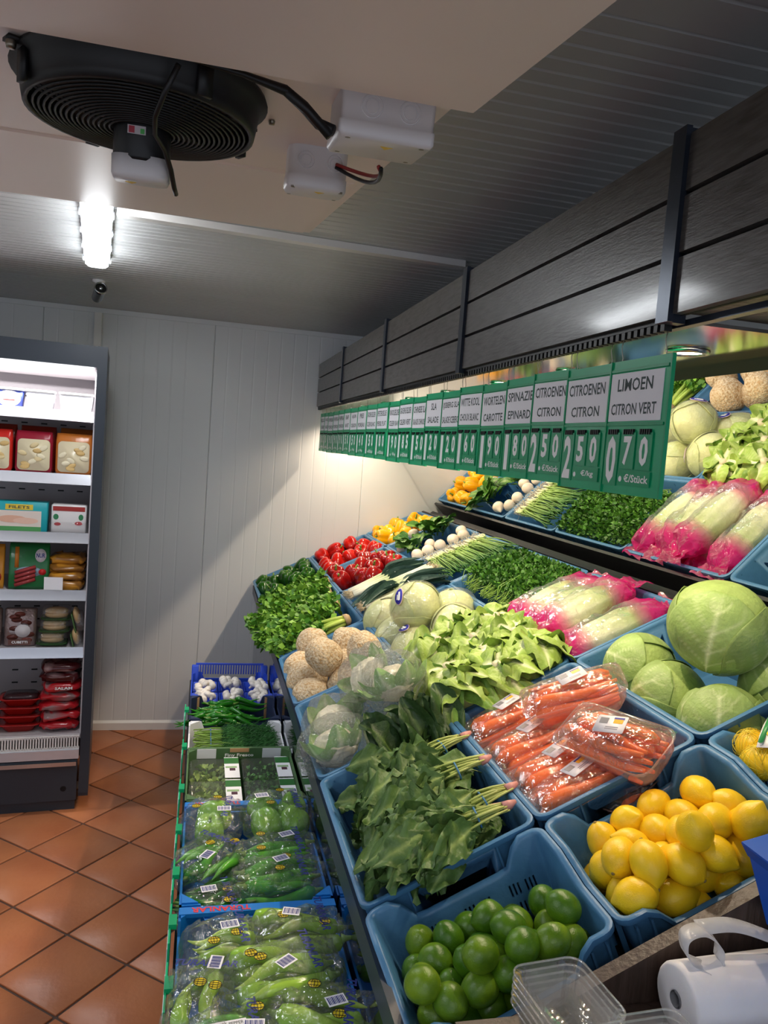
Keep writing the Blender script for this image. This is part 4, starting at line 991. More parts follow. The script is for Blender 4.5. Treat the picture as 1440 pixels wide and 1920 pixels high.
def cabbage(kind, M_, label, group, seed, sticker=None, s_=1., wrap=False):
    r = random.Random(seed); t = thing('cabbage', label, 'cabbage', M_ @ T(0, 0, 0, s=s_), group)
    part('head', kind[0], t)
    for i in range(5): part('outer_leaf', kind[1][i % len(kind[1])], t, T(rz=i*2*pi/5+r.uniform(-.3, .3), rx=r.uniform(-.1, .1)))
    if sticker is not None:
        d = Vector(sticker).normalized(); R = .0935; asp = Vector((1, 1, 1.22)); p = Vector((d.x*asp.x, d.y*asp.y, d.z*asp.z))*R
        nn = Vector((d.x/asp.x, d.y/asp.y, d.z/asp.z)).normalized(); q = nn.to_track_quat('Z', 'Y').to_matrix().to_4x4()
        ov = lambda a, b_, z: [(a*math.cos(k), b_*math.sin(k), z-.0028*(math.cos(k)**2)) for k in np.linspace(0, 2*pi, 28, endpoint=False)]
        sk = part('sticker', mk('sticker', M_print, (loft([ov(.026, .016, 0), ov(.026, .016, .0008)]), L('#d9c0c4')), (loft([ov(.024, .0145, .0003), ov(.024, .0145, .0012)]), L('#2b2f9c'))), t, Matrix.Translation(p+nn*.004) @ q @ T(s=1.35), label='blue oval sticker')
        part('sticker_print', flat('sticker_print', M_digit, (box(.026, .006, .0006, 0, .002, .0012),), (box(.016, .003, .0006, .002, -.005, .0013),)), sk)
    if wrap:
        nz = Noise(seed, 3)
        def f(U, W):
            dd = np.stack([np.sin(W)*np.cos(U), np.sin(W)*np.sin(U), np.cos(W)], -1); return dd*(.0965*(1+.012*nz(dd*2)))[..., None]*np.array((1, 1, 1.22))
        part('clear_wrap', mk('clear_wrap', M_film, (uv(f, 30, 22),)), t)
def face(to, M0):
    return M0
# big white cabbages, row 3
spec = [((1358, 1208), .085, 1.08, (.5, -.5, 2.4), 'largest white cabbage on top of its crate'), ((1200, 1255), -.03, .88, (1.8, .3, .4), 'white cabbage at the left back of its crate'), ((1268, 1312), -.035, .88, (1.2, -.8, 1.0), 'white cabbage at the front left of its crate'), ((1362, 1330), -.03, .90, (.9, .5, 2.0), 'white cabbage at the front corner beside the netted lemons'), ((1440, 1290), -.03, .86, (1.5, .6, .1), 'white cabbage at the right edge of the picture')]
P = relax([at(*p, n-.02) for p, n, *_ in spec], [.112*s_ for _, _, s_, *_ in spec], (row(2)+.01, ky(6)+.01), (row(2)+PW+.02, ky(5)-.01), floor=-.19, k=.92, it=30)
for (p, n, s_, e, lb), c in zip(spec, P): cabbage(BIG, SM(*c) @ T(0, 0, 0, *e), lb, 'large white cabbages', int(p[0]), None, s_)
# pale cabbages with stickers, row 2
spec = [(zpx([(1065, 185)], 460, 1100, 3.2727)[0], .075, (.9, .9, 0), (-.55, -.35, .7), 'pale wrapped cabbage with blue oval sticker on top of its crate'), (zpx([(865, 235)], 460, 1100, 3.2727)[0], .0, (1.2, .2, .6), None, 'pale cabbage left behind the stickered one'), (zpx([(905, 300)], 460, 1100, 3.2727)[0], -.02, (.4, 1.3, .2), None, 'pale cabbage at the left rim in front'), (zpx([(1000, 385)], 460, 1100, 3.2727)[0], -.01, (.2, .8, .5), (-.1, .1, 1), 'pale cabbage in front with a small blue sticker'), (zpx([(1250, 255)], 460, 1100, 3.2727)[0], .02, (.8, -.6, .3), (.5, .6, .5), 'pale cabbage at the right next to the lettuces'), (zpx([(1262, 165)], 460, 1100, 3.2727)[0], .0, (1.2, .3, 1.3), None, 'pale cabbage at the right back of its crate')]
P = relax([at(*p, n-.02) for p, n, *_ in spec], .094, (row(1)-.005, ky(4)-.01), (row(1)+PW+.005, ky(3)), floor=-.19, k=.96)
for (p, n, e, stk, lb), c in zip(spec, P): cabbage(WHT, SM(*c) @ T(0, 0, 0, *e), lb, 'pale wrapped cabbages', int(p[0]), (Euler(e).to_matrix().inverted() @ Vector(stk)) if stk else None, 1., True)

# ---- lettuces: base up, leaves falling round the white core
LTL = [leaf_mesh(.125, .125, L('#8fab48'), L('#ecedc6'), curl=.10, wave=.55, wf=1.8, seed=s_, shape=.55, droop=.62, frill=.5, cup=-.12, nl=20, nw=11) for s_ in (1, 2, 3)]
LTD = [leaf_mesh(.135, .12, L('#678e34'), L('#b6c878'), curl=.10, wave=.6, wf=1.8, seed=s_+7, shape=.6, droop=.80, frill=.6, cup=-.1, nl=20, nw=11) for s_ in (1, 2)]
core = mk('core', M_veg, (lathe([(.0001, .006), (.012, .004), (.016, -.006), (.020, -.025)], 14), L('#d9cfae')))
heart = mk('heart', M_leaf, (uv(lambda U, W: np.stack([np.sin(W)*np.cos(U), np.sin(W)*np.sin(U), np.cos(W)], -1)*np.array((.066, .066, .050)), 18, 12), L('#b9c77c')))
pix = [(868, 1175), (945, 1165), (822, 1222), (905, 1210), (985, 1195), (850, 1272), (930, 1248), (1005, 1235), (880, 1312), (955, 1290)]
P = relax([at(x, y, .012) for x, y in pix], .072, (row(1)+.01, ky(5)), (row(1)+PW, ky(4)), floor=-.10, k=.93); W = [S(*p) for p in P]
for p, lb, i in zip(P, rank_labels(W, 'frilly pale green lettuce head, {row} row from front, {col} from left', 3), range(99)):
    r = random.Random(i)
    t = thing('lettuce', lb, 'lettuce', SM(*p, rx=r.uniform(-.5, .3), ry=r.uniform(-.45, .25), rz=r.uniform(0, 6)), 'lettuces')
    part('core', core, t, T(0, 0, .052)); part('heart', heart, t)
    for j in range(8): part('leaf', LTL[j % 3], t, T(0, 0, .050-.003*(j % 2), rz=j*2*pi/8+r.uniform(-.2, .2), ry=r.uniform(-.05, .15)) @ T(.006))
    for j in range(6): part('leaf', LTD[j % 2], t, T(0, 0, .030, rz=j*2*pi/6+r.uniform(-.3, .3), ry=r.uniform(.0, .2)) @ T(.010))

# ---- carrots in clear trays
def carrot(seed, Ln=.20, R=.015):
    r = random.Random(seed); t = np.linspace(0, 1, 12); P = np.stack([t*Ln-Ln/2, .004*np.sin(t*5+seed), .003*np.sin(t*7)], -1)
    return mk('carrot', M_carrot, (tube(P, R*np.clip(1.02-t**1.6*.75, .12, 1)*np.clip(t*14+.45, 0, 1), 10),))
CAR = [carrot(s_, .20+.01*s_, .0145+.001*s_) for s_ in range(3)]
def pack(M_, label, seed, over=False):
    r = random.Random(seed); t = thing('carrot_pack', label, 'carrots', M_, 'packed carrots')
    Lx, Ly, H = .262, .135, .062
    q = lambda w, d, z: [(x, y, z) for x, y in rrect(w, d, .03, 4)]
    part('tray', mk('tray', M_ptray, (loft([q(Lx-.05, Ly-.03, .001), q(Lx-.015, Ly-.01, .03), q(Lx-.004, Ly-.004, H), q(Lx+.006, Ly+.006, H+.001), q(Lx+.006, Ly+.006, H-.001)], True, False),)), t)
    k = 0
    for lay, (n_, z) in enumerate(((4, .020), (4, .044), (3, .067))):
        for i in range(n_):
            part('carrot', CAR[k % 3], t, T(r.uniform(-.008, .008), (i-(n_-1)/2)*.027+r.uniform(-.003, .003), z+r.uniform(-.002, .002), rz=(pi if r.random() < .35 else 0)+r.uniform(-.07, .07), ry=r.uniform(-.03, .03))); k += 1
    nz = Noise(seed, 1)
    xs_ = np.linspace(-1, 1, 17)[:, None]; ys_ = np.linspace(-1, 1, 11)[None, :]
    Z = H+.001+.034*(1-np.abs(xs_)**4)*(1-np.abs(ys_)**2.6)+.0015*nz(np.stack([xs_*6+0*ys_, ys_*4+0*xs_, 0*xs_*ys_], -1))
    part('film_lid', mk('film_lid', M_film, (grid(np.stack([xs_*(Lx/2-.002)+0*ys_, ys_*(Ly/2-.002)+0*xs_, Z], -1)),)), t)
    lb = part('label', mk('label', M_print, (loft([[(x, y, z) for x, y in rrect(.072, .048, .004, 3)] for z in (0, .0006)]), L('#dcd8e0'))), t, T(.01, .006, H+.0365, rz=.25), label='white printed label')
    part('label_print', flat('label_print', M_print, (box(.022, .014, .0005, .016, .010, .0009), L('#e8a92c')), (box(.024, .005, .0005, .016, .017, .0010), L('#3c3f96')), (box(.020, .016, .0005, -.018, .009, .0009), L('#7a7880')), (box(.03, .002, .0005, .006, -.008, .0009), L('#8d8a94')), (box(.03, .002, .0005, .006, -.013, .0009), L('#8d8a94'))), lb)
for i, (p, n, rz, e, lb) in enumerate((((1085, 1495), -.085, .05, (0, 0), 'front pack of carrots along the near rim'), ((1040, 1440), -.082, .03, (0, 0), 'second pack of carrots from the front'), ((990, 1392), -.082, .04, (0, 0), 'third pack of carrots from the front'), ((935, 1352), -.082, .0, (0, 0), 'back pack of carrots at the left rim'), ((1150, 1375), -.01, -pi/2+.35, (.22, .10), 'upright carrot pack showing the carrot tops'), ((1072, 1292), -.005, -.35, (.12, .0), 'uppermost carrot pack toward the lettuces'), ((1190, 1450), -.12, .35, (0, 0), 'carrot pack half hidden at the right'))):
    c = at(*p, n+.06); c[0] = min(max(c[0], row(1)+.14), row(1)+PW-.12); c[1] = min(max(c[1], ky(6)+.085), ky(5)-.05)
    pack(SM(c[0], c[1], n, rz=rz) @ T(rx=e[0], ry=e[1]), lb, 90+i)

# ---- Chinese leaf in pink bags
def chinese(M_, label, seed):
    r = random.Random(seed); t = thing('bagged_lettuce', label, 'bagged lettuce', M_, 'pink bags of lettuce')
    nz = Noise(seed, 1.3)
    def body(U, W):
        x = -.125*np.cos(W); rad = .056*np.sin(W)**.6*(1+.05*nz(np.stack([np.cos(W)*2, np.cos(U)*1.5, np.sin(U)*1.5], -1)))*(1+.035*np.cos(9*U))
        return np.stack([x, rad*np.cos(U)*1.05, rad*np.sin(U)*.92], -1)
    v, f = uv(body, 30, 20); k = np.clip(v[:, 0:1]/.125*.6+.45, 0, 1); rb_ = (.5+.5*np.cos(np.arctan2(v[:, 2:3], v[:, 1:2])*9))**3*.5*(1-k)
    c = np.array(L('#e3e2bf'))*(1-k)+np.array(L('#8da544'))*k; c = c*(1-rb_)+np.array(L('#f0eed6'))*rb_
    part('lettuce_head', mk('lettuce_head', M_leaf, ((v, f), c)), t)
    def bag(U, W):
        c_ = np.cos(W); x = -.185*c_
        q = np.stack([c_*5, np.cos(U)*2.2, np.sin(U)*2.2], -1); pinch = np.clip(1-np.abs(c_)**3*.55, .3, 1)
        fl = np.clip((c_-.55)*-1, 0, 1)
        wd = .064*(np.clip(1-np.abs(c_)**10, .05, 1))*(1+.05*nz(q*1.5)); th = wd*np.clip(1.0-np.abs(c_)**4*.75, .10, 1)
        return np.stack([x+.01*nz(q), wd*np.cos(U)*(1+.20*np.clip(-c_-.6, 0, 1)*2), th*np.sin(U)+.006*nz(q*2)], -1)
    v, f = uv(bag, 36, 30); a = np.clip(np.abs(v[:, 0:1]+.012)/.185, 0, 1); k = np.clip((a-.38)/.30, 0, 1)
    nn = Noise(seed+3, 60, 6)(v)[:, None]; dots = (nn > 1.5)*(np.abs(v[:, 0:1]+.07) < .04)*.0
    pk = np.array(L('#f0309a')); c = np.ones((len(v), 3))*.98*(1-k)+pk*k
    bg = part('bag', mk('bag', M_pinkf, ((v, f), c)), t, label='clear bag with bright pink ends')
    for i in range(3):
        sx = -.075+.006*i; yy = -.022+.022*i
        part('white_print', flat('white_print', M_digit, ((text('O', .014, .017, 0, 0)[0][:, [2, 0, 1]], text('O', .014, .017, 0, 0)[1]),)), bg, T(sx, yy, .064-.35*yy*yy*40))
    b = MB()
    for s_ in range(3):
        y0_ = r.uniform(-.04, .04); pts = [(.165+.03*math.cos(i), y0_+.022*math.sin(i*1.7+s_), .010+.014*math.cos(i*1.3+s_)) for i in range(5)]
    qx = np.linspace(0, 1, 8)[:, None]; qy = np.linspace(-1, 1, 9)[None, :]
    Pq = np.stack([.160+.060*qx+0*qy, (.055+.02*qx)*qy, .010*nz(np.stack([qx*4+0*qy, qy*4+0*qx, 0*qx*qy], -1))+.008], -1)
    part('bag_tail', mk('bag_tail', M_pinkf, (grid(Pq), L('#e8388f'))), t, label='crumpled pink bag end')
for i, (fy, n, rz, lb) in enumerate(((.14, -.012, .10, 'pink bag of lettuce next to the parsley'), (.35, -.006, .02, 'second pink bag of lettuce from the parsley'), (.58, .022, .06, 'fullest pink bag of lettuce lying on top'), (.83, -.018, -.06, 'pink bag of lettuce at the near rim'))):
    chinese(SM(row(2)+.19, ky(4)-PL*fy, n, rz=rz), lb, 110+i)
for i, fy in enumerate((.25, .5, .75)):
    chinese(SM(row(2)+.19, ky(4)-PL*fy, -.105, rz=.05), ('bottom pink bag of lettuce toward the parsley', 'bottom pink bag of lettuce in the middle', 'bottom pink bag of lettuce toward the white cabbages')[i], 120+i)

# ---- cauliflowers in clear bags
def curd(seed):
    n1 = Noise(seed, 2); n2 = Noise(seed+1, 13, 14)
    def f(U, W):
        d = np.stack([np.sin(W)*np.cos(U), np.sin(W)*np.sin(U), np.cos(W)], -1); k = .068*(1+.05*n1(d)+.045*n2(d)); return d*k[..., None]*np.array((1, 1, .8))
    return mk('curd', M_veg, (uv(f, 64, 44), L('#f0ead0')))
CUR = curd(1)
CFL = [leaf_mesh(.125, .085, L('#95bb76'), L('#e0e8c4'), curl=-.30, wave=.3, seed=s_, shape=.6, cup=.5) for s_ in (1, 2, 3)]
def cauliflower(M_, label, seed):
    r = random.Random(seed); t = thing('bagged_cauliflower', label, 'cauliflower', M_, 'bagged cauliflowers')
    part('curd', CUR, t)
    for j in range(8): part('leaf', CFL[j % 3], t, T(0, 0, -.05, rz=j*2*pi/8+r.uniform(-.2, .2), ry=-.95+r.uniform(-.15, .25)) @ T(.012))
    nz = Noise(seed, 2.2); n2 = Noise(seed+5, 10)
    def f(U, W):
        d = np.stack([np.sin(W)*np.cos(U), np.sin(W)*np.sin(U), np.cos(W)], -1); k = .103*(1+.06*nz(d)+.034*n2(d)); return d*k[..., None]*np.array((1.1, 1, .9))
    part('bag', mk('bag', M_filmw, (uv(f, 56, 40),)), t, label='crinkled clear plastic bag')
spec = [((690, 1290), .055, (.3, -.5, 0), 'bagged cauliflower standing against the celeriac crate'), ((640, 1345), .0, (.5, -.2, 1), 'bagged cauliflower at the left rim of its crate'), ((745, 1320), .035, (.2, .4, 2), 'bagged cauliflower in the middle right of its crate'), ((720, 1385), .0, (.5, .1, .5), 'bagged cauliflower at the front beside the spinach leaves'), ((645, 1415), -.01, (.4, .2, 2.5), 'bagged cauliflower at the front left corner')]
P = relax([at(*p, n) for p, n, *_ in spec], .098, (row(0)-.01, ky(5)+.03), (row(0)+PW, ky(4)+.02), floor=-.16, k=.92)
for (p, n, e, lb), c in zip(spec, P): cauliflower(SM(*c) @ T(0, 0, 0, *e), lb, int(p[0]))
# ================================================================== floor-level boxes in front of the stand
ZS = .585
def carton(name, label, y0, y1, ztop, mt, cat='box', post=.05, lo_=.0, lip=None, x0=.002, x1=.380, group=None, side_drop=.02):
    """open tray box with raised corners; Empty at its base centre"""
    w, d, h = x1-x0, y1-y0, ztop-ZS
    t = thing(name, label, cat, T((x0+x1)/2, (y0+y1)/2, ZS), group)
    e = .006
    part('base', flat('base', mt, (box2(-w/2, w/2, -d/2, d/2, 0, e),)), t)
    def wall(nm, a, b, hh):
        # wall from a to b with lowered middle
        a = np.array(a); b = np.array(b); dr = (b-a)/np.linalg.norm(b-a); L_ = np.linalg.norm(b-a); nn = np.array([-dr[1], dr[0]])
        pr = [(0, 0), (L_, 0), (L_, h), (L_-post, h), (L_-post-.012, hh), (post+.012, hh), (post, h), (0, h)]
        q = [[(a[0]+dr[0]*s_+nn[0]*k, a[1]+dr[1]*s_+nn[1]*k, z) for s_, z in pr] for k in (0, e)]
        return part(nm, flat(nm, mt, (loft(q),)), t)
    W_ = [wall('end_wall', (-w/2, -d/2), (w/2, -d/2), h-side_drop), wall('side_wall', (w/2, -d/2), (w/2, d/2), h-side_drop), wall('end_wall', (w/2, d/2), (-w/2, d/2), h-side_drop), wall('side_wall', (-w/2, d/2), (-w/2, -d/2), h-side_drop)]
    for sx in (-1, 1):
        for sy in (-1, 1):
            part('corner_post', flat('corner_post', mt, (loft([[(sx*(w/2-e), sy*(d/2-e), z), (sx*(w/2-.045), sy*(d/2-e), z), (sx*(w/2-e), sy*(d/2-.045), z)] for z in (e, h+.004)]),)), t)
    return t, W_
# mushrooms
mt_, W_ = carton('mushroom_crate', 'bright blue plastic crate of mushroom punnets at the far end', 3.56, 3.95, .705, M_bluecr, 'crate', side_drop=.03)
for sx in (-1, 1):
    part('stacking_post', mk('stacking_post', M_bluecr, (rbox(.035, .03, .16, .006, .003), None, T(sx*.172, .178, 0)),), mt_)
lt = MB()
for k in range(26): lt.add(box(.006, .008, .05, -.16+k*.0128, .196, .135), smooth=False)
lt.add(box(.34, .010, .008, 0, .196, .162), smooth=False)
part('lattice_rim', lt.mesh('lattice_rim', M_bluecr), mt_, kind='stuff')
MUSH = mk('mushroom', M_veg, (lathe([(.0001, .020), (.010, .018), (.016, .011), (.018, .004), (.014, .0), (.006, -.001), (.0055, -.014), (.0001, -.015)], 14), L('#e6dfd6')))
r = random.Random(8)
for i in range(3):
    for j in range(2):
        c = thing('mushroom_punnet', ('left', 'middle', 'right')[i]+' blue punnet of white mushrooms in the '+('front', 'back')[j]+' row', 'mushrooms', T(.07+.123*i, 3.65+.17*j, ZS+.03), 'mushroom punnets')
        part('punnet', mk('punnet', M_bluecr, (loft([[(x, y, z) for x, y in rrect(a, b_, .01, 3)] for a, b_, z in ((.09, .13, 0), (.112, .158, .055), (.118, .162, .056), (.108, .152, .054), (.088, .128, .004))], True, True),)), c)
        for k in range(13): part('mushroom', MUSH, c, T(r.uniform(-.038, .038), r.uniform(-.058, .058), .058+r.uniform(0, .018), rx=r.uniform(-1.2, 1.2), ry=r.uniform(-1.2, 1.2), s=1.15))
# chillies
ct, W_ = carton('chilli_box', 'dark navy carton filled with thin green chillies', 3.235, 3.545, .715, M_navybox, side_drop=.035)
for sx in (-1, 1): part('corner_inlay', flat('corner_inlay', M_carton, (box2(sx*.16-.012, sx*.16+.012, .135, .148, .02, .128),)), ct)
P = [(r.uniform(.10, .25), 3.27+.24*i/38+r.uniform(-.01, .01), ZS+.092+.024*math.sin(i*1.7)) for i in range(38)]
for p, lb, i in zip(P, rank_labels(P, 'thin green chilli in the navy carton, {row} row from front, {col} from left', 6), range(99)):
    me, sm_ = CHI[i % 3]
    o = solo('green_chilli', me, lb, 'chilli', T(p[0]-.03, p[1], p[2]+.012, rz=r.uniform(-.6, .6)+(pi if r.random() < .4 else 0), ry=r.uniform(-.15, .15), s=1.25), 'green chillies'); part('stem', sm_, o)
# dill
dt, W_ = carton('dill_box', 'white carton filled with dill bunches', 2.865, 3.22, .715, M_whitebox, side_drop=.03)
for i in range(3):
    t = thing('dill_bunch', ('front', 'middle', 'back')[i]+' dill bunch with stems to the left in the white carton', 'dill', T(.19, 2.935+.10*i, ZS+.098), 'dill bunches')
    part('stems', strands(34, lambda q: (-.17+q.uniform(0, .02), q.uniform(-.05, .05), q.uniform(-.02, .02)), lambda q, p: (.02, p[1]*1.1, .01), .0022, L('#7d9c3c'), L('#2f6a22'), 200+i, .01, 5, 4).mesh('stems', M_veg), t)
    part('fronds', strands(1500, lambda q: (q.uniform(-.06, .13), q.uniform(-.055, .055), q.uniform(-.02, .028)), lambda q, p: (p[0]+.03+q.normal(0, .012), p[1]+q.normal(0, .014), p[2]+q.normal(.004, .010)), .0009, L('#1d5220'), L('#2d6e2a'), 210+i, .004, 3, 3).mesh('fronds', M_leafm), t, kind='stuff')
    part('tie', mk('tie', mat('blue_tie2', L('#3a6a9c'), .4), (tube([(-.10, .055*math.cos(a), .024*math.sin(a)) for a in np.linspace(0, 2*pi, 21)], .002, 5, False),)), t)
# salad punnets
gt, W_ = carton('salad_box', 'green and white carton holding clear punnets of salad leaves', 2.43, 2.855, .745, M_greenbox, side_drop=.01)
wb = part('back_flap', flat('back_flap', M_greenbox, (box2(-.188, .188, .198, .212, .125, .165),)), gt, label='green printed flap')
for sx in (-1, 1): part('white_patch', flat('white_patch', M_whitebox, (box(.10, .002, .036, sx*.135, .197, .146),)), wb)
part('lettering', flat('lettering', M_digit, (text('Finy Fresco', .105, .016, .0, .138, .1965, .02),)), wb)
part('hand_hole', flat('hand_hole', M_carton, (box(.07, .003, .014, .0, .1972, .158),)), wb)
for i in range(2):
    for j in range(2):
        t = thing('salad_punnet', 'clear punnet of '+('pale salad', 'dark rocket')[i]+' leaves in the '+('front', 'back')[j]+' row', 'salad', T(.10+.185*i, 2.545+.19*j, ZS+.008), 'salad punnets')
        part('punnet', mk('punnet', M_film2, (loft([[(x, y, z) for x, y in rrect(a, b_, .012, 3)] for a, b_, z in ((.150, .155, 0), (.168, .172, .118), (.176, .180, .119), (.176, .180, .124), (.150, .155, .128))]),)), t)
        def gen(q, N): return np.stack([q.uniform(-.07, .07, N), q.uniform(-.072, .072, N), q.uniform(.03, .112, N)], -1), q.normal(0, 1, (N, 3))
        vf, c = leaflets(420, gen, .020 if i == 0 else .013, ((L('#6c9440'), L('#a8bd64')) if i == 0 else (L('#3c7a30'), L('#5f9e44'))), 220+i*2+j)
        part('salad_leaves', mk('salad_leaves', M_leafm, (vf, c)), t, kind='stuff')
        sl_ = part('paper_sleeve', flat('paper_sleeve', M_whitebox, (box(.052, .176, .0012, .060, 0, .1298),)), t, label='white and green paper sleeve')
        part('sleeve_print', flat('sleeve_print', M_print, (box(.052, .05, .0008, .060, .055, .1306), L('#2f6b34')), (box(.020, .020, .0008, .062, -.02, .1306), L('#4b2a3c')), (box(.040, .014, .0008, .058, .0, .1305), L('#8fb080'))), sl_)
# blue cartons
PEP['pale green'] = pepper_set(L('#6fae34'), L('#92c44a'))
def blue_carton(label, y0, y1, zt_):
    t, W_ = carton('blue_carton', label, y0, y1, zt_, M_bluebox, side_drop=.03, group='blue vegetable cartons')
    fl = part('end_flap', flat('end_flap', M_bluebox, (box2(-.188, .188, (y1-y0)/2-.034, (y1-y0)/2-.006, zt_-ZS-.004, zt_-ZS+.006),)), t, label='blue flap with red lettering')
    v, f = text('TURANLAR', .14, .020, 0, 0, 0, .03)
    q = v.copy(); q = np.stack([-v[:, 0], -v[:, 2], np.zeros(len(v))], -1)
    part('lettering', flat('lettering', mat('red_white_print', L('#d8323c'), .5), ((q, f),)), fl, T(-.09, (y1-y0)/2-.020, zt_-ZS+.0068))
    return t
blue_carton('blue vegetable carton of bagged peppers beside the spinach', 1.835, 2.375, .765)
blue_carton('nearest blue vegetable carton full of bagged pale peppers', 1.25, 1.825, .765)
def veg_bag(p, rz, size, kind, n, label, seed, tilt=0., writing=True):
    r = random.Random(seed); hx, hy, hz = size
    t = thing('pepper_bag', label, 'bagged peppers', T(*p, rz=rz, rx=tilt), 'bags of green peppers')
    k = 0
    if kind in PEP:
        nx = max(1, int(hx*2/.095)); ny = max(1, int(hy*2/.09))
        for i in range(nx):
            for j in range(ny):
                o = part('bell_pepper', PEP[kind][k % 3], t, T((i-(nx-1)/2)*.088+r.uniform(-.006, .006), (j-(ny-1)/2)*.086+r.uniform(-.006, .006), hz*.95, *rot_rand(r), s=.92)); part('stem', ST, o); k += 1
        top = hz*.95+.050
    else:
        SRC = HORN if kind == 'horn' else (LGP if kind == 'long' else CHI); rad = .021 if kind == 'horn' else (.016 if kind == 'long' else .010)
        for lay in range(3 if kind != 'thin' else 4):
            m_ = max(2, int(2*hy/(rad*2.1)))
            for i in range(m_):
                me, sm_ = SRC[k % 3]; fl = r.random() < .45
                sl2 = .92*hx*2/({'horn': .19, 'long': .17, 'thin': .12}[kind]*1.15)
                ln_ = {'horn': .19, 'long': .17, 'thin': .12}[kind]*min(sl2, 1.15)
                o = part('long_pepper', me, t, T((ln_/2 if fl else -ln_/2)+r.uniform(-.012, .012), (i-(m_-1)/2)*rad*2.0, rad*(1.0+1.75*lay)-.012+r.uniform(-.003, .003), rz=(pi if fl else 0)+r.uniform(-.12, .12), ry=r.uniform(-.05, .05), s=min(sl2, 1.15))); part('stem', sm_, o); k += 1
        top = rad*(1+1.75*2)+rad+.004
    nz = Noise(seed, 2.4); n2 = Noise(seed+9, 8); hz2 = top/2+.004
    def f(U, W):
        c_ = np.cos(W); s_ = np.sin(W)
        e = lambda a, q: np.sign(a)*np.abs(a)**q
        x = hx*1.10*e(s_, .55)*e(np.cos(U), .55); y = hy*1.12*e(s_, .55)*e(np.sin(U), .55); z = hz2*e(c_, .8)
        q = np.stack([x*26, y*26, z*20], -1); w_ = .004*nz(q)+.0032*n2(q)
        return np.stack([x+w_, y+w_*1.2, np.maximum(z+w_*1.1, -hz2)+hz2-.006], -1)
    bg = part('bag', mk('bag', M_film, (uv(f, 60, 30),)), t, label='clear printed plastic bag')
    zt2 = top+.006
    for i in range(2):
        gx, gy = r.uniform(-hx*.7, hx*.7), r.uniform(-hy*.7, hy*.7)
        gl = part('globe_print', mk('globe_print', M_print, (lathe([(.0001, .0), (.013, .0)], 20), L('#d6c11c'))), bg, T(gx, gy, zt2))
        gg = MB(); gg.add(tube([(.013*math.cos(a), .013*math.sin(a), .0004) for a in np.linspace(0, 2*pi, 21)], .0007, 3, False))
        for s_ in (.5, 1e-3): gg.add(tube([(.013*s_*math.cos(a), .013*math.sin(a), .0005) for a in np.linspace(0, 2*pi, 21)], .0006, 3, False))
        for yy in (-.005, .005): gg.add(tube([(-.012, yy, .0005), (.012, yy, .0005)], .0006, 3))
        part('globe_lines', gg.mesh('globe_lines', M_blackp), gl, kind='stuff')
    lx, ly = r.uniform(-hx*.6, hx*.6), r.uniform(-hy*.5, hy*.5)
    lb = part('barcode_label', flat('barcode_label', M_card, (box(.040, .028, .0006),)), bg, T(lx, ly, zt2+.001, rz=r.uniform(-.5, .5)), label='white barcode label')
    bc = MB()
    for i in range(11): bc.add(box(.0014 if i % 3 else .0024, .020, .0004, -.016+i*.0032, 0, .0006), smooth=False)
    part('bars', bc.mesh('bars', M_navyink), lb, kind='stuff')
    if writing:
        v, f_ = text('TURANLAR', .13, .020, 0, 0, 0, .03, .25); q = np.stack([v[:, 2], -v[:, 0], np.zeros(len(v))], -1)
        part('lettering', flat('lettering', M_navyink, ((q, f_),)), bg, T(hx*.48, 0, zt2+.0005), label='navy lettering on the bag')
    return t
ZB = ZS+.075
BAGS = [((.285, 2.285, ZB+.055), .05, (.10, .095, .045), 'pale green', 'bag of green bell peppers beside the salad punnets', .0), ((.085, 2.275, ZB+.045), -.15, (.085, .09, .045), 'pale green', 'bag of pale bell peppers in the left back corner of the blue carton', .0),
        ((.265, 2.10, ZB+.025), .08, (.115, .06, .03), 'long', 'bag of long green peppers behind the middle of the blue carton', 0), ((.255, 1.965, ZB+.03), .05, (.12, .065, .03), 'long', 'bag of long green peppers next to the blue flap', 0),
        ((.075, 2.08, ZB+.03), .9, (.09, .07, .03), 'long', 'crumpled bag of dark peppers along the left carton wall', 0), ((.085, 1.925, ZB+.015), .2, (.085, .06, .025), 'thin', 'small bag of thin chillies at the left by the flap', 0),
        ((.27, 1.675, ZB+.040), .05, (.11, .07, .04), 'horn', 'bag of pale pointed peppers behind the flap lettering', 0), ((.10, 1.66, ZB+.035), .1, (.085, .075, .04), 'horn', 'bag of pale pointed peppers at the left with barcode', 0),
        ((.22, 1.53, ZB+.052), .18, (.12, .07, .04), 'horn', 'bag of yellow-green pointed peppers in the middle of the carton', 0), ((.055, 1.50, ZB+.03), 1.40, (.10, .06, .04), 'horn', 'bag of pale peppers standing along the left edge', 0),
        ((.285, 1.40, ZB+.040), -.25, (.11, .07, .04), 'horn', 'bag of pointed peppers in front beside the dark mirror', 0), ((.105, 1.385, ZB+.045), .08, (.10, .065, .03), 'long', 'bag of thin sweet peppers with a printed paper label', 0), ((.20, 1.31, ZB+.03), .05, (.13, .06, .03), 'long', 'front bag of green peppers at the bottom of the picture', 0)]
for i, (p, rz, sz, kd, lb, tl) in enumerate(BAGS): bg_ = veg_bag(p, rz, sz, kd, 0, lb, 300+i)
pl = solo('paper_label', flat('paper_label', M_card, (box(.070, .042, .0008),)), 'white paper label printed sweet pepper on the near bag', 'label', T(.105, 1.375, ZB+.142, rz=.12, rx=.0))
for i, s_ in enumerate(('SWEET PEPPER', 'POIVRON DOUX', '1.250 KG')):
    v, f_ = text(s_, .058 if i < 2 else .034, .008, 0, 0); part('lettering', flat('lettering', M_ink, ((v[:, [0, 2, 1]], f_),)), pl, T(0, .012-.012*i, .0008))
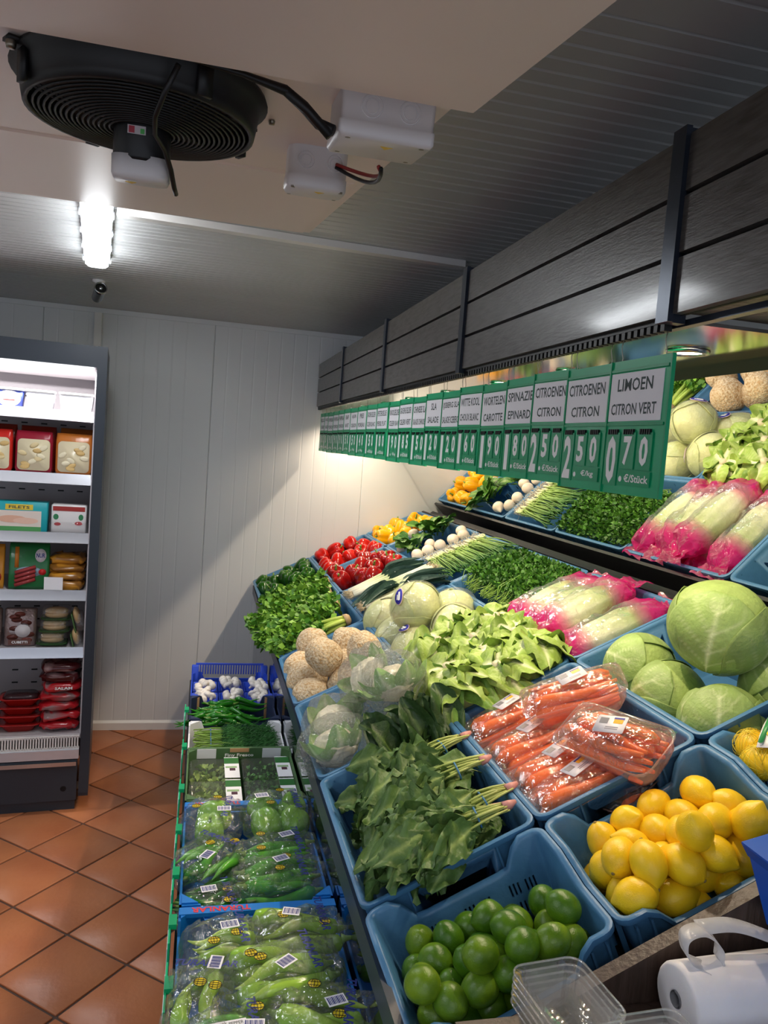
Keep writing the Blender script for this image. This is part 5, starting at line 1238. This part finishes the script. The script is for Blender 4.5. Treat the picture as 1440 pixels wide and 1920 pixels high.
# green price rails along the left edge of the cartons
for i, (y, dz) in enumerate(((1.30, .03), (1.55, .035), (1.74, .05), (1.98, .03), (2.22, .025), (2.50, .02), (2.9, .0), (3.3, .0))):
    t = thing('shelf_price_tag', 'green price tag clipped to the carton edge, %s from the near end' % ORD[i], 'price tag', T(-.016, y, ZS+.06+dz, rz=-pi/2), 'green tags along the floor cartons')
    part('tag_panel', flat('tag_panel', M_green, (box(.15, .004, .20, 0, 0, -.01),)), t)
    part('name_card', flat('name_card', M_card, (box(.13, .0015, .07, 0, -.003, .035),)), t)
    part('clip', flat('clip', M_green2, (box(.04, .018, .012, 0, .006, .092),)), t)

# ================================================================== goods in the fridge
def fi(name, label, cat, x, y, z, group, rz=0.):
    return thing(name, label, cat, FR @ T(x, y, z, rz=rz), group)
def face_print(t, items):
    for nm, sh, cl in items: part(nm, flat(nm, M_print, (sh, cl)), t)
def oval(w, h, y, cx=0, cz=0, n=24): return loft([[(cx+w/2*math.cos(a), yy, cz+h/2*math.sin(a)) for a in np.linspace(0, 2*pi, n, endpoint=False)] for yy in (y+.0006, y)])
s1 = SHELF[0]
for x, w_, cl, acc, lb in ((-.132, .155, '#e9e9ee', None, 'plain white rectangular tub beside the fridge wall'), (-.292, .125, '#e9e9ee', None, 'plain white square tub on the top shelf'), (-.425, .125, '#3f4fb0', 'w', 'blue-cornered white tub on the top shelf'), (-.555, .12, '#c24436', 'w', 'red-cornered white tub at the picture edge')):
    t = fi('cheese_tub', lb, 'tub', x, .09, s1, 'tubs on the top fridge shelf')
    q = lambda a, b_, z: [(u, v, z) for u, v in rrect(a, b_, .012, 3)]
    part('tub', mk('tub', M_print, (loft([q(w_-.02, .09, 0), q(w_, .10, .082)]), L(cl))), t)
    part('lid', mk('lid', M_white, (loft([q(w_+.006, .106, .080), q(w_+.006, .106, .090), q(w_-.004, .096, .092)]),)), t)
    if acc: face_print(t, [('round_label', oval(.10, .074, -.0515, 0, .042), L('#f0eff4')), ('label_text', box(.05, .0008, .004, 0, -.0525, .036), L('#b04a40'))])
s2 = SHELF[1]
for x, w_, c1, lb in ((-.135, .165, '#c4702c', 'orange-edged pack of filled pasta on the second shelf'), (-.312, .165, '#9a1f34', 'dark red edged pack of filled pasta on the second shelf'), (-.488, .165, '#cf2a22', 'red-topped pack of filled pasta on the second shelf')):
    t = fi('pasta_pack', lb, 'food pack', x, .085, s2, 'pasta packs on the second shelf')
    q = lambda a, b_, z, y=0: [(u, v+y, z) for u, v in rrect(a, b_, .018, 4)]
    part('pouch', mk('pouch', M_printg, (loft([q(w_*.92, .03, 0), q(w_, .055, .02), q(w_, .05, .16), q(w_*.97, .03, .188), q(w_*.95, .006, .20)]), L(c1))), t)
    part('window', mk('window', M_printg, (loft([[(a, -.0285+dy, .088+b_) for a, b_ in rrect(w_*.86, .148, .02, 4)] for dy in (0, -.0015)]), L('#e6d7b4'))), t, label='pale window showing pasta')
    for k in range(9): 
        rr_ = random.Random(k+int(-x*1000)); part('pasta_piece', mk('pasta_piece', M_print, (uv(lambda U, W: np.stack([.022*np.sin(W)*np.cos(U), .004*np.sin(W)*np.sin(U), .012*np.cos(W)], -1), 10, 6), L(rr_.choice(('#f0e4c4', '#e8d2a0', '#dcb878'))))), t, T(rr_.uniform(-w_*.32, w_*.32), -.031, .03+.013*k, ry=rr_.uniform(-.6, .6)))
    t2 = fi('pasta_pack', lb.replace('pack of', 'pack, back row, of'), 'food pack', x+.01, .17, s2, 'pasta packs on the second shelf')
    part('pouch', mk('pouch', M_printg, (loft([q(w_*.92, .03, 0), q(w_, .055, .02), q(w_, .05, .17), q(w_*.97, .03, .205), q(w_*.95, .006, .225)]), L('#7a2418' if c1 != '#c4702c' else '#8a4a1c'))), t2)
s3 = SHELF[2]
t = fi('fish_box', 'long turquoise printed box on the third shelf', 'food box', -.375, .10, s3, 'boxes on the third shelf')
part('box_body', mk('box_body', M_print, (rbox(.27, .10, .145, .006, .002), L('#18a5b0'))), t)
face_print(t, [('picture_panel', box(.235, .001, .095, -.01, -.0505, .055), L('#e9d9cf')), ('yellow_banner', box(.12, .0014, .026, .01, -.0508, .120), L('#e8c93a')), ('pink_fillet', oval(.13, .035, -.0518, -.02, .062), L('#e7b39a')), ('pink_fillet', oval(.11, .03, -.0520, .04, .055), L('#eec3ae')), ('green_band', box(.235, .0014, .022, -.01, -.0510, .016), L('#4e9a54')), ('red_patch', oval(.04, .03, -.0522, -.10, .045), L('#c23a2a'))])
part('lettering', flat('lettering', M_ink, (text('FILETS', .09, .014, .01, .120, -.0524, .02),)), t)
t = fi('spice_pack', 'white red and green printed pack in a plastic tray', 'food pack', -.145, .10, s3, 'boxes on the third shelf')
part('display_tray', mk('display_tray', M_film2, (rbox(.175, .12, .055, .01, .003),)), t)
part('pack_body', mk('pack_body', M_printg, (rbox(.16, .09, .14, .012, .006), L('#e7e2e2'))), t)
face_print(t, [('red_band', box(.145, .001, .022, 0, -.0458, .120), L('#a22a24')), ('red_pepper', oval(.035, .018, -.0468, .045, .05), L('#b3202a')), ('red_pepper', oval(.03, .016, -.0468, -.05, .045), L('#b3202a')), ('green_sprig', oval(.022, .03, -.0468, .055, .08), L('#2e8050')), ('green_sprig', oval(.024, .028, -.0468, -.058, .08), L('#2e8050'))])
s4 = SHELF[3]
def flatpack(t, w_, h_, c1, items, th=.035, lean=.12):
    q = lambda a, b_, z: [(u, v, z) for u, v in rrect(a, b_, .01, 3)]
    b = part('sachet', mk('sachet', M_printg, (loft([q(w_*.98, .006, 0), q(w_, th, .02), q(w_, th, h_-.02), q(w_*.98, .006, h_)]), L(c1))), t, T(rx=-lean))
    for nm, sh, cl in items: part(nm, mk(nm, M_printg, (sh, cl)), b)
    return b
t = fi('sausage_pack', 'orange sausage pack at the left of the fourth shelf', 'food pack', -.50, .09, s4, 'packs on the fourth shelf')
flatpack(t, .15, .215, '#c8862a', [('picture', oval(.13, .09, -.0185, 0, .055), L('#9a2a2a'))]+[('sausage', tube([(-.05, -.022, .03+.02*k), (.05, -.022, .04+.02*k)], .009, 8), L('#a83a34')) for k in range(4)])
t = fi('sausage_pack', 'green sausage pack in the middle of the fourth shelf', 'food pack', -.315, .08, s4, 'packs on the fourth shelf')
bb_ = flatpack(t, .18, .225, '#1f6b3a', [('orange_strip', box(.018, .001, .10, -.055, -.019, .155), L('#c8772a')), ('snow_picture', oval(.12, .05, -.0188, .0, .085), L('#8fa5b8'))]+[('sausage', tube([(-.06, -.023, .02+.02*k), (.03, -.023, .05+.02*k)], .009, 8), L('#a03a3c')) for k in range(4)]+[('tomato', oval(.034, .03, -.0195, .06, .085), L('#c4262a'))])
part('emblem', mk('emblem', M_print, (oval(.05, .065, -.0192, .05, .165), L('#d9d2dc'))), bb_)
part('lettering', flat('lettering', M_navyink, (text('NUR', .04, .022, .05, .165, -.0200, .03),)), bb_)
for k in range(4):
    t = fi('snack_bag', ORD[k]+' brown and orange snack bag up in the corner pile', 'food pack', -.145, .12+.01*k, s4+.005+.040*k, 'brown snack bags')
    nz = Noise(k, 3)
    def f(U, W):
        c_ = np.cos(W); s_ = np.sin(W); e = lambda a, q: np.sign(a)*np.abs(a)**q
        P_ = np.stack([.085*e(s_, .5)*e(np.cos(U), .5), .09*e(s_, .5)*e(np.sin(U), .5), .026*c_], -1); return P_+.005*nz(P_*30)[..., None]
    v, f_ = uv(f, 26, 14); kk = (Noise(k+4, 60)(v)[:, None] > .4)*1.0
    part('bag_body', mk('bag_body', M_printg, ((v, f_), np.array(L('#8a5a24'))*(1-kk)+np.array(L('#c98a2c'))*kk)), t, T(0, 0, .022))
t = fi('price_card', 'blank white price card leaning on the fourth shelf edge', 'card', -.20, .022, s4+.008, None, -.1)
part('card', flat('card', M_card, (box(.085, .001, .062, 0, 0, .032),)), t)
s5 = SHELF[4]
for x, lb in ((-.345, 'foil-topped tray of meat in the middle of the fifth shelf'), (-.50, 'foil-topped tray of meat at the picture edge')):
    t = fi('meat_tray', lb, 'meat tray', x, .10, s5, 'foil trays')
    b = part('tray_body', mk('tray_body', mat('foil', vc=True, rough=.22, metal=.5, bump=.9, bscale=30, dist=.01), (rbox(.145, .05, .185, .02, .006), L('#8d7a78'))), t, T(rx=-.1))
    nn = Noise(3, 50)
    for k in range(10):
        rr_ = random.Random(k); part('meat_piece', mk('meat_piece', M_printg, (oval(.05, .025, -.0262, rr_.uniform(-.045, .045), .03+.014*k), L(rr_.choice(('#5a2a24', '#6d342c', '#a8a0a4'))))), b)
    part('round_label', mk('round_label', M_print, (oval(.07, .062, -.0272, .012, .075), L('#d9d3d6'))), b)
    part('brown_bar', flat('brown_bar', M_print, (box(.10, .001, .026, .0, -.0272, .02), L('#5f3426'))), b)
    part('lettering', flat('lettering', M_digit, (text('CUBETTI', .07, .012, .0, .02, -.0282, .02),)), b)
BUN = mk('bread_roll', M_printg, (uv(lambda U, W: np.stack([.055*np.sin(W)*np.cos(U), .04*np.sin(W)*np.sin(U), .020*np.cos(W)], -1), 18, 10), L('#c9a878')))
for k in range(3):
    t = fi('roll_pack', ('lowest', 'middle', 'top')[k]+' green-rimmed pack of bread rolls in the stack', 'bread pack', -.20+.008*k, .11, s5+.004+.062*k, 'bread roll packs')
    part('green_tray', mk('green_tray', M_print, (loft([[(x, y, z) for x, y in rrect(a, b_, .015, 3)] for a, b_, z in ((.10, .08, 0), (.135, .11, .012), (.14, .115, .014), (.13, .105, .012))]), L('#3c6a34'))), t)
    for i in range(2): part('bread_roll', BUN, t, T(0, 0, .026+.018*i, rz=.2*i))
    part('film', mk('film', M_film, (rbox(.13, .105, .055, .02, .006, .012),)), t)
for k in range(2):
    t = thing('roll_pack', ('lower', 'upper')[k]+' pack of bread rolls leaning on the fridge wall', 'bread pack', FR @ T(-.105, .10, s5+.012+.105*k, ry=pi/2-.25), 'bread roll packs')
    part('green_tray', mk('green_tray', M_print, (rbox(.10, .10, .006, .01, .001), L('#4d6f3c'))), t)
    for i in range(2): part('bread_roll', BUN, t, T(-.03, -.02+.04*i, .022, rz=.4, s=.8))
    part('film', mk('film', M_film, (rbox(.095, .095, .045, .02, .006, .006),)), t)
zb = .386
for k in range(4):
    t = fi('meat_bowl', ('lowest', 'second', 'third', 'top')[k]+' red bowl of meat in the stack on the fridge floor', 'meat bowl', -.335+.004*(k % 2), .12, zb+.043*k, 'red meat bowls')
    part('bowl', mk('bowl', M_printg, (loft([[(x, y, z) for x, y in rrect(a, b_, .03, 4)] for a, b_, z in ((.13, .09, 0), (.175, .125, .034), (.195, .14, .036), (.195, .14, .039), (.17, .12, .037))]), L('#a8201f'))), t)
    if k == 3: part('dark_lid', mk('dark_lid', M_printg, (loft([[(x, y, z) for x, y in rrect(a, b_, .03, 4)] for a, b_, z in ((.165, .115, .037), (.14, .09, .055))]), L('#3a2428'))), t)
for k in range(7):
    t = fi('meat_pack', '%s glossy red meat pack from the bottom of the corner pile' % ORD[k], 'meat pack', -.15+.006*math.sin(k*2), .12, zb+.006+.049*k, 'red meat packs')
    nz = Noise(k+30, 3)
    def f(U, W):
        c_ = np.cos(W); s_ = np.sin(W); e = lambda a, q: np.sign(a)*np.abs(a)**q
        P_ = np.stack([.093*e(s_, .45)*e(np.cos(U), .45), .085*e(s_, .45)*e(np.sin(U), .45), .024*c_], -1); return P_+.005*nz(P_*34)[..., None]
    v, f_ = uv(f, 30, 14); q = Noise(k+4, 45)(v)[:, None]; kk = (q > .55)*1.0*(np.abs(v[:, 0:1]) < .075)
    part('pack_body', mk('pack_body', M_printg, ((v, f_), np.array(L('#b01822' if k < 5 else '#4a1418'))*(1-kk)+np.array(L('#8d6f70'))*kk)), t, T(0, 0, .024))
    if k == 4: part('lettering', flat('lettering', M_digit, (text('SALAM', .08, .014, .01, .026, -.094, .02),)), t)
for k in range(5):
    t = fi('yellow_pack', '%s yellow pack of the stack at the picture edge' % ORD[k], 'food pack', -.545, .12, zb+.03*k, 'yellow packs')
    part('pack_body', mk('pack_body', M_printg, (loft([[(x, y, z) for x, y in rrect(a, b_, .02, 3)] for a, b_, z in ((.17, .12, 0), (.21, .14, .022), (.215, .145, .025), (.19, .12, .027))]), L('#dcb21c'))), t)

# ================================================================== near end: clear boxes, bag roll, blue carton
def clam(M_, label):
    t = thing('clear_container', label, 'container', M_, 'stacked clear containers')
    q = lambda a, b_, z: [(x, y, z) for x, y in rrect(a, b_, .022, 5)]
    part('tub', mk('tub', M_rpet, (loft([q(.090, .105, 0), q(.108, .125, .048), q(.118, .135, .049), q(.120, .137, .052)], True, False),)), t)
    part('rim', mk('rim', M_rpet, (tube([(x, y, .0515) for x, y in rrect(.120, .137, .022, 5)]+[(.060, .0465, .0515)], .0016, 6, False),)), t)
    for sx in (-1, 1): part('rib', mk('rib', M_rpet, (loft([[(sx*.030-.010, y, z0_), (sx*.030+.010, y, z0_), (sx*.030, y, z0_+.026)] for y, z0_ in ((-.035, .002), (.035, .002))]),)), t)
    return t
for k in range(5): clam(T(.556, .962, 1.041+.0115*k, rz=.10), ('lowest', 'second', 'third', 'fourth', 'topmost')[k]+' clear container of the stack before the limes')
for k in range(3): clam(T(.662, .868, 1.041+.0115*k, rz=.05), ('lowest', 'middle', 'topmost')[k]+' clear container of the stack beside the bag roll')
ro = thing('bag_roll', 'roll of thin white plastic bags lying on the end ledge', 'bag roll', T(.752, .982, 1.041+.052, rz=.04))
prf = [(.0001, .0), (.012, .0), (.0125, .004), (.016, .004), (.049, .0), (.052, .004), (.052, .30), (.048, .305), (.0001, .305)]
nz = Noise(2, 3)
v, f = lathe([(.013, 0), (.017, -.002), (.030, .002), (.047, .0), (.052, .005), (.0525, .08), (.0515, .16), (.052, .24), (.052, .32), (.012, .322)], 40)
v = np.array(v); v *= (1+.012*nz(v*60))[:, None]; q = np.stack([v[:, 2], v[:, 0], v[:, 1]], -1)
part('roll', mk('roll', M_roll, ((q, f),)), ro)
v, f = lathe([(.0125, -.002), (.0125, .05), (.0105, .05), (.0105, -.002)], 24); v = np.array(v)
part('core', mk('core', mat('grey_card_core', L('#85858a'), .8), ((np.stack([v[:, 2], v[:, 0], v[:, 1]], -1), f),)), ro, label='grey cardboard core')
def ribbon(path, wid, n=10):
    P_ = np.array(path, float); t = np.linspace(0, len(P_)-1, n*(len(P_)-1)+1); i = np.clip(t.astype(int), 0, len(P_)-2); f_ = (t-i)[:, None]
    Q = np.vstack([2*P_[0]-P_[1], P_, 2*P_[-1]-P_[-2]]); a0, a1, a2, a3 = Q[i], Q[i+1], Q[i+2], Q[i+3]
    C_ = .5*(2*a1+(a2-a0)*f_+(2*a0-5*a1+4*a2-a3)*f_**2+(3*a1-a0-3*a2+a3)*f_**3)
    w_ = np.array(wid, float); return grid(np.stack([C_-w_/2, C_, C_+w_/2], 1))
part('bag_handle', mk('bag_handle', M_bag, (thick(ribbon([(.045, -.005, .050), (.020, .010, .060), (.018, .018, .088), (.050, .020, .094), (.080, .015, .072), (.075, .005, .052)], (.004, .030, .004)), .0006),)), ro, label='loose bag handle standing up')
part('bag_handle', mk('bag_handle', M_bag, (thick(ribbon([(.050, .030, .092), (.11, .024, .094), (.17, .010, .078), (.23, -.002, .054)], (.0, .022, .012)), .0006),)), ro)
bx = thing('blue_apple_carton', 'bright blue carton with white handwriting at the right picture edge', 'box', T(1.085, .905, 1.181))
q = lambda a, b_, z: [(x, y, z) for x, y in ((-a, -b_), (a, -b_), (a, b_), (-a, b_))]
M_apple = mat('apple_blue', L('#1450b4'), .4)
part('carton_body', flat('carton_body', M_apple, (loft([q(.155, .11, 0), q(.18, .135, .10), q(.175, .130, .10), q(.150, .105, .004)]),)), bx)
ff = part('top_flap', flat('top_flap', M_apple, (loft([[(-.195, y, .122), (-.075, y, .150), (-.075, y, .153), (-.195, y, .125)] for y in (-.135, .14)]), None), (loft([[(-.195, y, .122), (-.180, y, .10), (-.178, y, .10), (-.192, y, .124)] for y in (-.135, .14)]),)), bx)
v, f = text('Marlene', .12, .034, 0, 0, 0, .01, .2)
q2 = np.stack([-v[:, 2]*math.cos(.23), v[:, 0]*1.0, -v[:, 2]*math.sin(.23)], -1)
part('lettering', flat('lettering', M_digit, ((q2, f),)), ff, T(-.155, .0, .1345+.001))
